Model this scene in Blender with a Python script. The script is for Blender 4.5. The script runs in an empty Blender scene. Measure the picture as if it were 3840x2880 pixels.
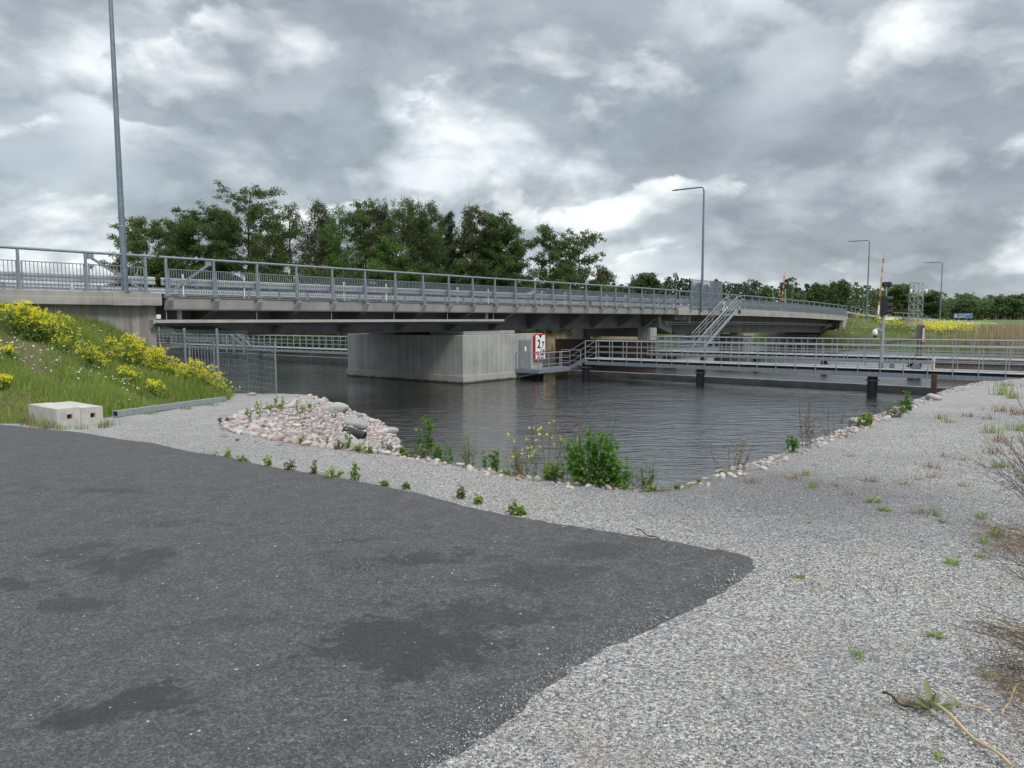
import bpy, math, random
import numpy as np
from mathutils import Vector, Matrix
R_ = math.radians
sc = bpy.context.scene
COL = sc.collection
rng = np.random.default_rng(7)
random.seed(7)
# ------------------------------------------------------------------ camera
F = 2700.0; CAMZ = 1.6; PITCH = 5.0; ROLL = -0.25
CR = Matrix.Rotation(R_(90 - PITCH), 3, 'X') @ Matrix.Rotation(R_(ROLL), 3, 'Z')
cam = bpy.data.objects.new('camera', bpy.data.cameras.new('camera'))
COL.objects.link(cam)
cam.matrix_world = Matrix.Translation((0, 0, CAMZ)) @ CR.to_4x4()
cam.data.sensor_width = 36; cam.data.lens = F / 3840 * 36
cam.data.clip_start = 0.05; cam.data.clip_end = 4000
sc.camera = cam
def ray(u, v): return CR @ Vector(((u - 1920) / F, -(v - 1440) / F, -1))
def atY(u, v, Y):
    d = ray(u, v); k = Y / d.y; return Vector((d.x * k, Y, CAMZ + d.z * k))
def atZ(u, v, z):
    d = ray(u, v); k = (z - CAMZ) / d.z; return Vector((d.x * k, d.y * k, z))
# ------------------------------------------------------------------ bridge frame: t along the bridge, o across it (away from the bank)
ANG = R_(39.7)
E = Vector((math.sin(ANG), math.cos(ANG), 0)); N = Vector((-math.cos(ANG), math.sin(ANG), 0)); P0 = Vector((-13.86, 29.1, 0))
def B(t, o, z): return P0 + E * t + N * o + Vector((0, 0, z))
def drop(t): return 0.0 if t < 44 else -0.65 * ((t - 44) / 53.0) ** 2
WATER = -2.1
# ------------------------------------------------------------------ object helpers
ORG = {}
def tag(o, label, cat, group=None):
    o['label'] = label; o['category'] = cat
    if group: o['group'] = group
    return o
def thing(name, label, cat, loc=(0, 0, 0), group=None):
    o = bpy.data.objects.new(name, None); COL.objects.link(o)
    o.location = loc; o.empty_display_size = 0.2; ORG[o.name] = Vector(loc)
    return tag(o, label, cat, group)
def link(name, me, mat, parent=None, loc=None):
    o = bpy.data.objects.new(name, me); COL.objects.link(o)
    if mat is not None: me.materials.append(mat)
    if parent is not None:
        o.parent = parent; ORG[o.name] = ORG[parent.name]
    else:
        ORG[o.name] = Vector(loc or (0, 0, 0)); o.location = ORG[o.name]
    return o
class MB:
    def __init__(s): s.v = []; s.f = []
    def add(s, vs, fs):
        k = len(s.v); s.v += [tuple(p) for p in vs]; s.f += [tuple(k + i for i in f) for f in fs]; return s
    def box(s, c, ax, ay, az):
        c = Vector(c); ax = Vector(ax); ay = Vector(ay); az = Vector(az)
        vs = [c + ax * i + ay * j + az * k for k in (-1, 1) for j in (-1, 1) for i in (-1, 1)]
        return s.add(vs, [(0, 2, 3, 1), (4, 5, 7, 6), (0, 1, 5, 4), (2, 6, 7, 3), (0, 4, 6, 2), (1, 3, 7, 5)])
    def bb(s, t0, t1, o0, o1, z0, z1):      # a box in bridge coordinates
        return s.box(B((t0 + t1) / 2, (o0 + o1) / 2, (z0 + z1) / 2), E * ((t1 - t0) / 2), N * ((o1 - o0) / 2), (0, 0, (z1 - z0) / 2))
    def bar(s, p, q, w, h=None, up=(0, 0, 1)):
        p = Vector(p); q = Vector(q); d = q - p; L = d.length
        if L < 1e-6: return s
        d /= L; up = Vector(up)
        if abs(d.dot(up)) > .98: up = Vector((E.x, E.y, 0))
        a = d.cross(up).normalized(); b = a.cross(d)
        return s.box((p + q) / 2, d * (L / 2), a * (w / 2), b * ((h or w) / 2))
    def tube(s, pts, rad, n=8, cap=True):
        pts = [Vector(p) for p in pts]
        if not hasattr(rad, '__len__'): rad = [rad] * len(pts)
        k = len(s.v); a = None
        for i, p in enumerate(pts):
            d = (pts[min(i + 1, len(pts) - 1)] - pts[max(i - 1, 0)]).normalized()
            if a is None: a = d.orthogonal().normalized()
            else:
                a = a - d * a.dot(d); a = a.normalized() if a.length > 1e-6 else d.orthogonal().normalized()
            b = d.cross(a)
            for j in range(n):
                w = 2 * math.pi * j / n; s.v.append(tuple(p + (a * math.cos(w) + b * math.sin(w)) * rad[i]))
        for i in range(len(pts) - 1):
            for j in range(n):
                j2 = (j + 1) % n
                s.f.append((k + i * n + j, k + i * n + j2, k + (i + 1) * n + j2, k + (i + 1) * n + j))
        if cap:
            s.f.append(tuple(k + j for j in range(n))[::-1]); s.f.append(tuple(k + (len(pts) - 1) * n + j for j in range(n)))
        return s
    def loft(s, rings, cap=True):
        n = len(rings[0]); k = len(s.v)
        for r in rings: s.v += [tuple(p) for p in r]
        for i in range(len(rings) - 1):
            for j in range(n):
                j2 = (j + 1) % n
                s.f.append((k + i * n + j, k + i * n + j2, k + (i + 1) * n + j2, k + (i + 1) * n + j))
        if cap:
            s.f.append(tuple(k + j for j in range(n))[::-1]); s.f.append(tuple(k + (len(rings) - 1) * n + j for j in range(n)))
        return s
    def prof(s, poly, ts, zf=None):          # extrude an (o, z) outline along the bridge
        return s.loft([[B(t, o, z + (zf(t) if zf else 0)) for o, z in poly] for t in ts])
    def build(s, name, mat, parent=None, loc=None, smooth=False, bevel=0):
        og = ORG[parent.name] if parent is not None else Vector(loc or (0, 0, 0))
        me = bpy.data.meshes.new(name)
        me.from_pydata([(p[0] - og.x, p[1] - og.y, p[2] - og.z) for p in s.v], [], s.f)
        import bmesh
        bm = bmesh.new(); bm.from_mesh(me); bmesh.ops.recalc_face_normals(bm, faces=bm.faces[:]); bm.to_mesh(me); bm.free()
        if smooth: me.polygons.foreach_set('use_smooth', [True] * len(me.polygons))
        o = link(name, me, mat, parent, og)
        if bevel:
            m = o.modifiers.new('bevel', 'BEVEL'); m.width = bevel; m.segments = 2; m.limit_method = 'ANGLE'
        return o
def npmesh(name, V, Fc, mat, parent=None, loc=None, smooth=False):
    V = np.asarray(V, dtype=np.float32).reshape(-1, 3); Fc = np.asarray(Fc, dtype=np.int32)
    og = ORG[parent.name] if parent is not None else Vector(loc or (0, 0, 0))
    V = V - np.array(og, dtype=np.float32)
    me = bpy.data.meshes.new(name); n, k = Fc.shape
    me.vertices.add(len(V)); me.vertices.foreach_set('co', V.ravel())
    me.loops.add(n * k); me.loops.foreach_set('vertex_index', Fc.ravel())
    me.polygons.add(n); me.polygons.foreach_set('loop_start', np.arange(0, n * k, k, dtype=np.int32))
    if smooth: me.polygons.foreach_set('use_smooth', np.ones(n, dtype=bool))
    me.update(calc_edges=True)
    return link(name, me, mat, parent, og)
def copy_tree(o, parent=None):
    c = o.copy(); COL.objects.link(c); c.parent = parent
    ORG[c.name] = ORG[o.name]
    for ch in list(o.children): copy_tree(ch, c)
    return c
def structure(o): o['kind'] = 'structure'; return o
def stuff(o, label=None, cat=None):
    o['kind'] = 'stuff'
    if label: tag(o, label, cat)
    return o
# ------------------------------------------------------------------ materials
def nodes(name):
    m = bpy.data.materials.new(name); m.use_nodes = True
    nt = m.node_tree; nt.nodes.clear()
    out = nt.nodes.new('ShaderNodeOutputMaterial'); b = nt.nodes.new('ShaderNodeBsdfPrincipled')
    nt.links.new(b.outputs[0], out.inputs[0])
    return m, nt, b, out
class NT:
    def __init__(s, nt): s.nt = nt
    def n(s, typ, **kw):
        x = s.nt.nodes.new(typ)
        for k, v in kw.items():
            if k.startswith('i_'): x.inputs[k[2:].replace('_', ' ')].default_value = v
            else: setattr(x, k, v)
        return x
    def L(s, a, b): s.nt.links.new(a, b)
    def math(s, op, a, b=None, clamp=False):
        x = s.nt.nodes.new('ShaderNodeMath'); x.operation = op; x.use_clamp = clamp
        for i, q in enumerate((a, b)):
            if q is None: continue
            if isinstance(q, (int, float)): x.inputs[i].default_value = q
            else: s.L(q, x.inputs[i])
        return x.outputs[0]
    def vm(s, op, a, b=None):
        x = s.nt.nodes.new('ShaderNodeVectorMath'); x.operation = op
        for i, q in enumerate((a, b)):
            if q is None: continue
            if isinstance(q, (tuple, list, Vector)): x.inputs[i].default_value = tuple(q)
            else: s.L(q, x.inputs[i])
        return x
    def noise(s, vec, scale, detail=4, rough=.55, dist=0):
        x = s.n('ShaderNodeTexNoise'); x.inputs['Scale'].default_value = scale; x.inputs['Detail'].default_value = detail
        x.inputs['Roughness'].default_value = rough; x.inputs['Distortion'].default_value = dist
        if vec is not None: s.L(vec, x.inputs['Vector'])
        return x
    def ramp(s, fac, stops, interp='LINEAR'):
        x = s.nt.nodes.new('ShaderNodeValToRGB'); x.color_ramp.interpolation = interp
        els = x.color_ramp.elements
        while len(els) < len(stops): els.new(.5)
        for e, (p, c) in zip(els, stops):
            e.position = p; e.color = (*c, 1) if len(c) == 3 else c
        s.L(fac, x.inputs[0]); return x.outputs[0]
    def mix(s, fac, a, b, mode='MIX'):
        x = s.nt.nodes.new('ShaderNodeMix'); x.data_type = 'RGBA'; x.blend_type = mode
        if isinstance(fac, (int, float)): x.inputs[0].default_value = fac
        else: s.L(fac, x.inputs[0])
        for i, q in ((6, a), (7, b)):
            if isinstance(q, (tuple, list)): x.inputs[i].default_value = (*q, 1) if len(q) == 3 else q
            else: s.L(q, x.inputs[i])
        return x.outputs[2]
    def pos(s): return s.n('ShaderNodeNewGeometry').outputs['Position']
    def objc(s): return s.n('ShaderNodeTexCoord').outputs['Object']
    def scale(s, v, xyz): return s.vm('MULTIPLY', v, xyz).outputs[0]
    def bump(s, h, strength, dist, normal=None):
        x = s.n('ShaderNodeBump'); x.inputs['Strength'].default_value = strength; x.inputs['Distance'].default_value = dist
        s.L(h, x.inputs['Height'])
        if normal is not None: s.L(normal, x.inputs['Normal'])
        return x.outputs[0]
def simple(name, c1, c2=None, scale=6, rough=.6, metal=0, bump=0, bscale=40, world=True, rvar=0, dist=.01):
    m, nt, b, out = nodes(name); g = NT(nt)
    v = g.pos() if world else g.objc()
    if c2 is None: c2 = tuple(x * .8 for x in c1)
    nz = g.noise(v, scale, 6, .6)
    g.L(g.ramp(nz.outputs[0], [(.3, c2), (.7, c1)]), b.inputs['Base Color'])
    b.inputs['Metallic'].default_value = metal; b.inputs['Roughness'].default_value = rough
    if rvar:
        g.L(g.math('ADD', g.math('MULTIPLY', nz.outputs[0], rvar), rough - rvar / 2), b.inputs['Roughness'])
    if bump:
        g.L(g.bump(g.noise(v, bscale, 5, .6).outputs[0], bump, dist), b.inputs['Normal'])
    return m
def concrete(name, base, board=True, vertical=True, stain=.55, spacing=.12):
    # board-marked in-situ concrete: per-board tone, joints, drip stains, pores
    m, nt, b, out = nodes(name); g = NT(nt); p = g.pos()
    sx = g.n('ShaderNodeSeparateXYZ'); g.L(p, sx.inputs[0])
    al = g.math('ADD', g.math('MULTIPLY', sx.outputs[0], E.x + N.x * .618), g.math('MULTIPLY', sx.outputs[1], E.y + N.y * .618))
    q = al if vertical else sx.outputs[2]
    fl = g.math('FLOOR', g.math('DIVIDE', q, spacing))
    wn = g.n('ShaderNodeTexWhiteNoise', noise_dimensions='1D'); g.L(fl, wn.inputs['W'])
    fr = g.math('FRACT', g.math('DIVIDE', q, spacing))
    joint = g.math('LESS_THAN', g.math('ABSOLUTE', g.math('SUBTRACT', fr, .5)), .44)
    big = g.noise(p, .55, 6, .65).outputs[0]
    cx = g.n('ShaderNodeCombineXYZ'); g.L(g.math('MULTIPLY', al, 2.6), cx.inputs[0]); g.L(g.math('MULTIPLY', sx.outputs[2], .28), cx.inputs[2])
    streak = g.noise(cx.outputs[0], 1.6, 6, .7).outputs[0]
    fine = g.noise(p, 30, 5, .7).outputs[0]
    cen = lambda q, k: g.math('MULTIPLY', g.math('SUBTRACT', q, .5), k)
    val = g.math('ADD', g.math('ADD', cen(big, .55), .5), g.math('ADD', cen(streak, stain), cen(fine, .25)))
    if board: val = g.math('ADD', val, g.math('MULTIPLY', g.math('SUBTRACT', wn.outputs['Value'], .5), .15))
    col = g.ramp(val, [(.28, tuple(x * .5 for x in base)), (.48, base), (.72, tuple(min(1, x * 1.4) for x in base))])
    if board: col = g.mix(joint, g.mix(.24, col, tuple(x * .35 for x in base)), col)
    g.L(col, b.inputs['Base Color']); b.inputs['Roughness'].default_value = .88
    h = g.math('ADD', g.math('MULTIPLY', fine, .3), g.math('MULTIPLY', joint, .8 if board else 0))
    g.L(g.bump(h, .35, .008), b.inputs['Normal'])
    return m
def leafmat(name, c1, c2, trans=.35, scale=.8, rough=.5):
    m, nt, b, out = nodes(name); g = NT(nt)
    geo = g.n('ShaderNodeNewGeometry'); oi = g.n('ShaderNodeObjectInfo')
    nz = g.noise(geo.outputs['Position'], scale, 3, .6).outputs[0]
    f = g.math('ADD', g.math('MULTIPLY', geo.outputs['Random Per Island'], .5), g.math('MULTIPLY', nz, .6))
    f = g.math('ADD', f, g.math('MULTIPLY', g.math('SUBTRACT', oi.outputs['Random'], .5), .3))
    col = g.ramp(f, [(.25, c2), (.85, c1)])
    g.L(col, b.inputs['Base Color']); b.inputs['Roughness'].default_value = rough
    b.inputs['Specular IOR Level'].default_value = .3
    tr = g.n('ShaderNodeBsdfTranslucent'); g.L(g.mix(.5, col, tuple(min(1, x * 1.6) for x in c1)), tr.inputs[0])
    mx = g.n('ShaderNodeMixShader'); mx.inputs[0].default_value = trans
    g.L(b.outputs[0], mx.inputs[1]); g.L(tr.outputs[0], mx.inputs[2]); g.L(mx.outputs[0], out.inputs[0])
    return m
M = {}
M['concrete'] = concrete('board_concrete', (.27, .26, .245), spacing=.3)
M['pier'] = concrete('ribbed_pier_concrete', (.31, .312, .30), spacing=.085, stain=.20)
M['beam_concrete'] = concrete('edge_beam_concrete', (.33, .315, .29), vertical=False, spacing=.1, stain=.3)
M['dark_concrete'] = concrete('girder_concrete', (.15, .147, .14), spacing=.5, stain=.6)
M['precast'] = simple('precast_concrete', (.52, .50, .46), (.36, .34, .30), 5, .9, 0, .3, 60)
M['plinth'] = simple('plinth_concrete', (.36, .35, .32), (.26, .25, .22), 3, .9, 0, .3, 40)
M['plinth_wet'] = None
M['galv'] = simple('galvanised_steel', (.29, .33, .365), (.19, .22, .25), 9, .5, .45, .05, 60, rvar=.2)
M['galv_light'] = simple('bright_galvanised_steel', (.38, .41, .43), (.28, .31, .33), 7, .42, .35, .05, 60, rvar=.2)
M['toe'] = simple('bright_toe_board', (.85, .86, .86), (.72, .73, .73), 5, .45, .2)
M['deck_gapshade'] = simple('deck_grating_gap_shade', (.055, .057, .06), (.035, .037, .04), 5, .7, .1)
M['galv_pole'] = simple('lamp_pole_steel', (.20, .245, .275), (.13, .165, .19), 4, .5, .4, .03, 60)
M['wbeam'] = simple('crash_barrier_steel', (.56, .58, .60), (.42, .44, .46), 5, .4, .4, .05, 40, rvar=.15)
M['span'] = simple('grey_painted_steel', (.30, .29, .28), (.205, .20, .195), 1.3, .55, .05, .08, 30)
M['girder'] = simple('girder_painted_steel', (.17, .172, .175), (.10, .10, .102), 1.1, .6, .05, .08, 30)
M['span_light'] = simple('worn_light_steel', (.42, .41, .40), (.30, .30, .29), 2, .55, .1)
M['plate'] = simple('grey_steel_door_paint', (.22, .225, .23), (.17, .175, .18), 3, .5, .2)
M['black'] = simple('black_plastic', (.012, .012, .013), (.02, .02, .02), 8, .45)
M['blackpipe'] = simple('black_corrugated_plastic', (.02, .022, .026), (.035, .037, .04), 12, .5, 0, .1, 40)
M['rubber'] = simple('pile_coating', (.012, .013, .014), (.03, .03, .03), 3, .5, 0, .2, 20)
M['boom'] = simple('weathered_boom', (.22, .225, .23), (.12, .125, .13), 2, .6, .1, .2, 20)
M['white'] = simple('white_plastic', (.78, .79, .78), (.66, .67, .66), 6, .5)
M['red'] = simple('red_reflective', (.55, .02, .03), (.45, .015, .025), 6, .45)
M['darkred'] = simple('dark_red_band', (.25, .02, .02), (.18, .015, .015), 6, .5)
M['yellow'] = simple('yellow_reflective', (.75, .42, .05), (.65, .34, .04), 6, .5)
M['blue'] = simple('blue_sign_face', (.01, .10, .40), (.01, .085, .34), 6, .5)
M['ink'] = simple('black_ink', (.01, .01, .01), (.014, .014, .014), 6, .6)
M['lens'] = simple('dark_signal_lens', (.02, .02, .025), (.03, .03, .03), 6, .15)
M['wood'] = simple('grey_weathered_wood', (.19, .165, .145), (.10, .085, .075), 7, .85, 0, .3, 50)
M['brownwood'] = simple('tarred_brown_wood', (.085, .045, .03), (.035, .02, .014), 6, .8, 0, .3, 50)
M['bark'] = simple('bark', (.075, .06, .048), (.035, .028, .022), 5, .9, 0, .4, 30)
M['birch'] = simple('birch_bark', (.5, .48, .45), (.10, .09, .085), 3, .8)
M['asphalt_road'] = simple('road_asphalt', (.06, .06, .062), (.04, .04, .042), 4, .85)
def wetband(name, base):
    m, nt, b, out = nodes(name); g = NT(nt); p = g.pos(); sx = g.n('ShaderNodeSeparateXYZ'); g.L(p, sx.inputs[0])
    nz_ = g.noise(p, 1.6, 6, .65).outputs[0]; fine = g.noise(p, 24, 5, .7).outputs[0]
    h = g.math('ADD', sx.outputs[2], g.math('MULTIPLY', g.math('SUBTRACT', nz_, .5), .22))
    c = g.ramp(nz_, [(.3, tuple(x * .72 for x in base)), (.7, base)]); c = g.mix(g.math('MULTIPLY', fine, .25), c, tuple(x * .6 for x in base))
    k = g.n('ShaderNodeMapRange'); k.inputs['From Min'].default_value = WATER + .06; k.inputs['From Max'].default_value = WATER + .16; g.L(h, k.inputs['Value'])
    g.L(g.mix(k.outputs[0], (.035, .035, .022), c), b.inputs['Base Color']); b.inputs['Roughness'].default_value = .8; g.L(g.bump(fine, .3, .01), b.inputs['Normal']); return m
M['plinth_wet'] = wetband('waterline_stained_concrete', (.40, .39, .36))
M['leaf_a'] = leafmat('dark_leaves', (.10, .165, .042), (.033, .066, .018))
M['leaf_b'] = leafmat('olive_leaves', (.135, .18, .05), (.045, .075, .02))
M['leaf_c'] = leafmat('fresh_green_leaves', (.12, .23, .04), (.05, .105, .02))
M['leaf_d'] = leafmat('brownish_leaves', (.125, .14, .055), (.047, .057, .023))
M['needle'] = leafmat('conifer_needles', (.05, .075, .033), (.018, .033, .015), .15)
M['far_pine'] = leafmat('far_pine_needles', (.065, .085, .05), (.025, .038, .023), .15, .1)
M['far_leaf'] = leafmat('far_leaves', (.12, .17, .06), (.05, .08, .03), .3, .06)
M['alder'] = leafmat('alder_leaves', (.12, .25, .04), (.045, .12, .02), .4, 9, .4)
M['weed'] = leafmat('weed_leaves', (.27, .36, .09), (.12, .19, .045), .4, 8)
M['weed_dull'] = leafmat('dull_weed_leaves', (.24, .27, .13), (.14, .14, .075), .35, 8)
M['stem'] = leafmat('green_stems', (.15, .20, .06), (.08, .11, .035), .2, 8)
M['dry'] = leafmat('dry_stems', (.34, .26, .15), (.13, .09, .055), .2, 6)
M['dry_dark'] = leafmat('dry_brown_twigs', (.20, .15, .095), (.07, .048, .033), .15, 6)
M['straw'] = leafmat('pale_straw', (.62, .50, .29), (.45, .34, .19), .2, 6)
M['reed'] = leafmat('dry_reeds', (.52, .43, .29), (.28, .22, .13), .3, .5)
M['reed_green'] = leafmat('green_reeds', (.16, .22, .06), (.075, .11, .03), .3, .5)
M['petal'] = leafmat('yellow_petals', (.95, .86, .04), (.86, .70, .02), .35, 4)
M['daisy'] = leafmat('white_petals', (.85, .85, .82), (.7, .7, .68), .3, 4)
# sky tuning: direction of each dark (+) or bright (-) cloud mass, its tightness and weight
BLOBS = [(1050, 230, 150, .12), (1350, 420, 260, .12), (2000, 300, 150, .09), (2550, 400, 260, .13), (300, 700, 330, .12), (750, 720, 330, .08), (120, 250, 300, .05),
         (700, 30, 260, -.10), (400, 430, 300, -.10), (850, 480, 300, -.07), (1560, 480, 500, -.10), (1750, 130, 400, -.05), (330, 860, 500, -.20), (2250, 880, 400, -.12), (1900, 620, 220, -.05),
         (3450, 150, 300, .05), (3500, 640, 500, -.09), (3350, 880, 500, .08), (2450, 760, 300, .06), (3750, 860, 300, .05), (2850, 900, 500, -.05), (2600, 60, 300, -.05)]
CLOUDS = [(.34, (.76, .78, .77)), (.41, (.62, .66, .675)), (.47, (.47, .515, .545)), (.54, (.34, .38, .415)), (.64, (.235, .265, .295)), (.8, (.18, .205, .23))]
SKYS, SUNE, EXPO = .1, 1.4, 0.6
SKYOFF = (3.1, 1.7, .4)
HEAPS = [((4.2, 1.3, 2.2), 1.9, .44, .10, (.55, .60, .625), (.225, .255, .285)), ((9.1, 5.3, 1.1), 2.9, .49, .06, (.63, .67, .685), (.255, .29, .32)), ((2.7, 8.8, 6.4), 4.3, .51, .05, (.70, .73, .735), (.29, .325, .355))]
# ------------------------------------------------------------------ ground materials
def mat_gravel():
    m, nt, b, out = nodes('crushed_gravel'); g = NT(nt); p = g.pos()
    cols = None; hs = []
    v1 = g.n('ShaderNodeTexVoronoi', i_Scale=92.0); g.L(p, v1.inputs['Vector'])
    v2 = g.n('ShaderNodeTexVoronoi', i_Scale=140.0); g.L(p, v2.inputs['Vector'])
    w1 = g.n('ShaderNodeSeparateColor'); g.L(v1.outputs['Color'], w1.inputs[0])
    w2 = g.n('ShaderNodeSeparateColor'); g.L(v2.outputs['Color'], w2.inputs[0])
    stones = [(0, (.04, .04, .044)), (.22, (.125, .125, .13)), (.45, (.285, .283, .28)), (.65, (.415, .41, .40)), (.85, (.60, .585, .56)), (1, (.78, .765, .74))]
    c1 = g.ramp(w1.outputs[0], stones); c2 = g.ramp(w2.outputs[0], stones)
    c = g.mix(.25, c1, c2)
    tint = g.ramp(w1.outputs[1], [(.0, (1.015, 1.0, .98)), (.86, (1.015, 1.0, .98)), (.93, (1.1, .86, .78)), (1, (.85, .93, 1.08))])
    c = g.mix(1, c, tint, 'MULTIPLY')
    big = g.noise(p, .35, 5, .6).outputs[0]
    mid = g.noise(p, 2.2, 5, .65).outputs[0]
    c = g.mix(g.math('MULTIPLY', g.ramp(big, [(.45, (0, 0, 0)), (.68, (1, 1, 1))]), .30), c, (.15, .15, .155))
    c = g.mix(g.math('MULTIPLY', g.ramp(mid, [(.50, (0, 0, 0)), (.72, (1, 1, 1))]), .42), c, (.22, .19, .145))
    # worn, darker patch of finer stone towards the corner of the basin
    d = g.vm('DISTANCE', p, PATCH).outputs['Value']
    w = g.math('ADD', d, g.math('MULTIPLY', g.math('SUBTRACT', mid, .5), 2.6))
    pf = g.ramp(g.math('DIVIDE', w, 2.6), [(.25, (1, 1, 1)), (.85, (0, 0, 0))])
    c = g.mix(g.math('MULTIPLY', pf, .7), c, (.11, .11, .118))
    g.L(c, b.inputs['Base Color']); b.inputs['Roughness'].default_value = .92
    h = g.math('ADD', g.math('MULTIPLY', v1.outputs['Distance'], -1.0), g.math('MULTIPLY', v2.outputs['Distance'], -.6))
    h = g.math('ADD', h, g.math('MULTIPLY', w1.outputs[2], .5))
    g.L(g.bump(h, .85, .012), b.inputs['Normal'])
    return m
def mat_asphalt():
    m, nt, b, out = nodes('parking_asphalt'); g = NT(nt); p = g.pos()
    v1 = g.n('ShaderNodeTexVoronoi', i_Scale=150.0); g.L(p, v1.inputs['Vector'])
    w1 = g.n('ShaderNodeSeparateColor'); g.L(v1.outputs['Color'], w1.inputs[0])
    c = g.ramp(w1.outputs[0], [(0, (.022, .022, .024)), (.5, (.062, .0615, .0625)), (.88, (.108, .1075, .108)), (1, (.22, .22, .22))])
    v3 = g.n('ShaderNodeTexVoronoi', i_Scale=70.0); g.L(p, v3.inputs['Vector']); w3 = g.n('ShaderNodeSeparateColor'); g.L(v3.outputs['Color'], w3.inputs[0])
    c = g.mix(.4, c, g.ramp(w3.outputs[0], [(0, (.022, .022, .024)), (.6, (.06, .06, .063)), (1, (.17, .17, .17))]))
    mot = g.noise(p, 6, 7, .72).outputs[0]
    c = g.mix(1, c, g.ramp(mot, [(.3, (.68, .68, .68)), (.7, (1.3, 1.3, 1.3))]), 'MULTIPLY')
    big = g.noise(p, .8, 6, .62).outputs[0]
    c = g.mix(g.math('MULTIPLY', g.ramp(big, [(.35, (0, 0, 0)), (.7, (1, 1, 1))]), .35), c, (.075, .075, .08))
    # oil and damp stains with a shape of their own
    stp = g.scale(p, (1, 1, 0)); damp = None
    dist = g.noise(p, 2.4, 8, .68); off = g.vm('SCALE', g.vm('SUBTRACT', dist.outputs['Color'], (.5, .5, .5)).outputs[0]); off.inputs['Scale'].default_value = 1.1
    q = g.vm('ADD', stp, off.outputs[0]).outputs[0]
    edge = g.noise(p, 9, 8, .78).outputs[0]
    for (x, y, rx, ry, s) in STAINS:
        k = g.vm('LENGTH', g.scale(g.vm('SUBTRACT', q, (x, y, 0)).outputs[0], (1 / rx, 1 / ry, 0))).outputs['Value']
        k = g.math('ADD', k, g.math('MULTIPLY', g.math('SUBTRACT', edge, .5), 2.6))
        f = g.math('MULTIPLY', g.ramp(k, [(.58, (1, 1, 1)), (.88, (0, 0, 0))]), s)
        damp = f if damp is None else g.math('MAXIMUM', damp, f)
    c = g.mix(damp, c, (.013, .013, .015))
    # pale crumbs of gravel trodden into the surface
    v2 = g.n('ShaderNodeTexVoronoi', i_Scale=48.0); g.L(p, v2.inputs['Vector'])
    w2 = g.n('ShaderNodeSeparateColor'); g.L(v2.outputs['Color'], w2.inputs[0])
    dens = g.ramp(g.noise(p, .9, 4, .6).outputs[0], [(.42, (.993, .993, .993)), (.7, (.94, .94, .94))])
    spot = g.math('MULTIPLY', g.math('GREATER_THAN', w2.outputs[0], dens), g.math('LESS_THAN', v2.outputs['Distance'], g.math('MULTIPLY', w2.outputs[1], .34)))
    c = g.mix(spot, c, (.42, .41, .39))
    g.L(c, b.inputs['Base Color'])
    g.L(g.math('SUBTRACT', .86, g.math('MULTIPLY', damp, .22)), b.inputs['Roughness'])
    h = g.math('ADD', g.math('MULTIPLY', v1.outputs['Distance'], -1), g.math('ADD', g.math('MULTIPLY', w1.outputs[1], .4), g.math('MULTIPLY', spot, .8)))
    g.L(g.bump(h, .7, .006), b.inputs['Normal'])
    return m
def mat_soil(name, stops, scale=.9):
    m, nt, b, out = nodes(name); g = NT(nt); p = g.pos()
    n1 = g.noise(p, scale, 8, .68).outputs[0]; n2 = g.noise(p, 14, 6, .7).outputs[0]
    f = g.math('ADD', g.math('MULTIPLY', n1, .75), g.math('MULTIPLY', n2, .35))
    g.L(g.ramp(f, stops), b.inputs['Base Color']); b.inputs['Roughness'].default_value = .95
    g.L(g.bump(n2, .8, .08), b.inputs['Normal'])
    return m
def mat_water():
    m, nt, b, out = nodes('dark_river_water'); g = NT(nt); p = g.pos()
    b.inputs['Base Color'].default_value = (.012, .0085, .006, 1)
    b.inputs['Roughness'].default_value = .035; b.inputs['IOR'].default_value = 1.45; b.inputs['Coat Weight'].default_value = 1.0; b.inputs['Coat Roughness'].default_value = .03; b.inputs['Coat IOR'].default_value = 1.55
    rot = g.n('ShaderNodeMapping'); rot.inputs['Rotation'].default_value = (0, 0, R_(-14)); rot.inputs['Scale'].default_value = (.42, 1.3, 1)
    g.L(p, rot.inputs['Vector'])
    a = g.noise(rot.outputs[0], 1.7, 3, .5, 1.0).outputs[0]
    c = g.noise(rot.outputs[0], 5.0, 3, .55, .8).outputs[0]
    d = g.noise(g.scale(p, (.6, 1, 1)), .45, 3, .5, .3).outputs[0]
    gust = g.ramp(g.noise(g.scale(p, (.5, 1, 1)), .07, 3, .6, .5).outputs[0], [(.38, (.6, .6, .6)), (.62, (1, 1, 1))])
    h = g.math('ADD', g.math('ADD', g.math('MULTIPLY', a, .55), g.math('MULTIPLY', c, .24)), g.math('MULTIPLY', d, .5))
    # the open channel beyond the guide walkway is wind-ruffled, the sheltered basin is not
    al_ = g.vm('DOT_PRODUCT', g.vm('SUBTRACT', p, tuple(P0)).outputs[0], tuple(E)).outputs['Value']
    mr = g.n('ShaderNodeMapRange', interpolation_type='SMOOTHSTEP'); g.L(g.math('ADD', al_, g.math('MULTIPLY', g.noise(p, .12, 3).outputs[0], 6)), mr.inputs['Value'])
    mr.inputs['From Min'].default_value = 24; mr.inputs['From Max'].default_value = 33; mr.inputs['To Min'].default_value = .035; mr.inputs['To Max'].default_value = .24
    g.L(mr.outputs[0], b.inputs['Roughness']); g.L(mr.outputs[0], b.inputs['Coat Roughness'])
    nb = g.bump(g.math('MULTIPLY', h, gust), 1.0, .115); g.L(nb, b.inputs['Normal']); g.L(nb, b.inputs['Coat Normal'])
    return m
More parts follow.
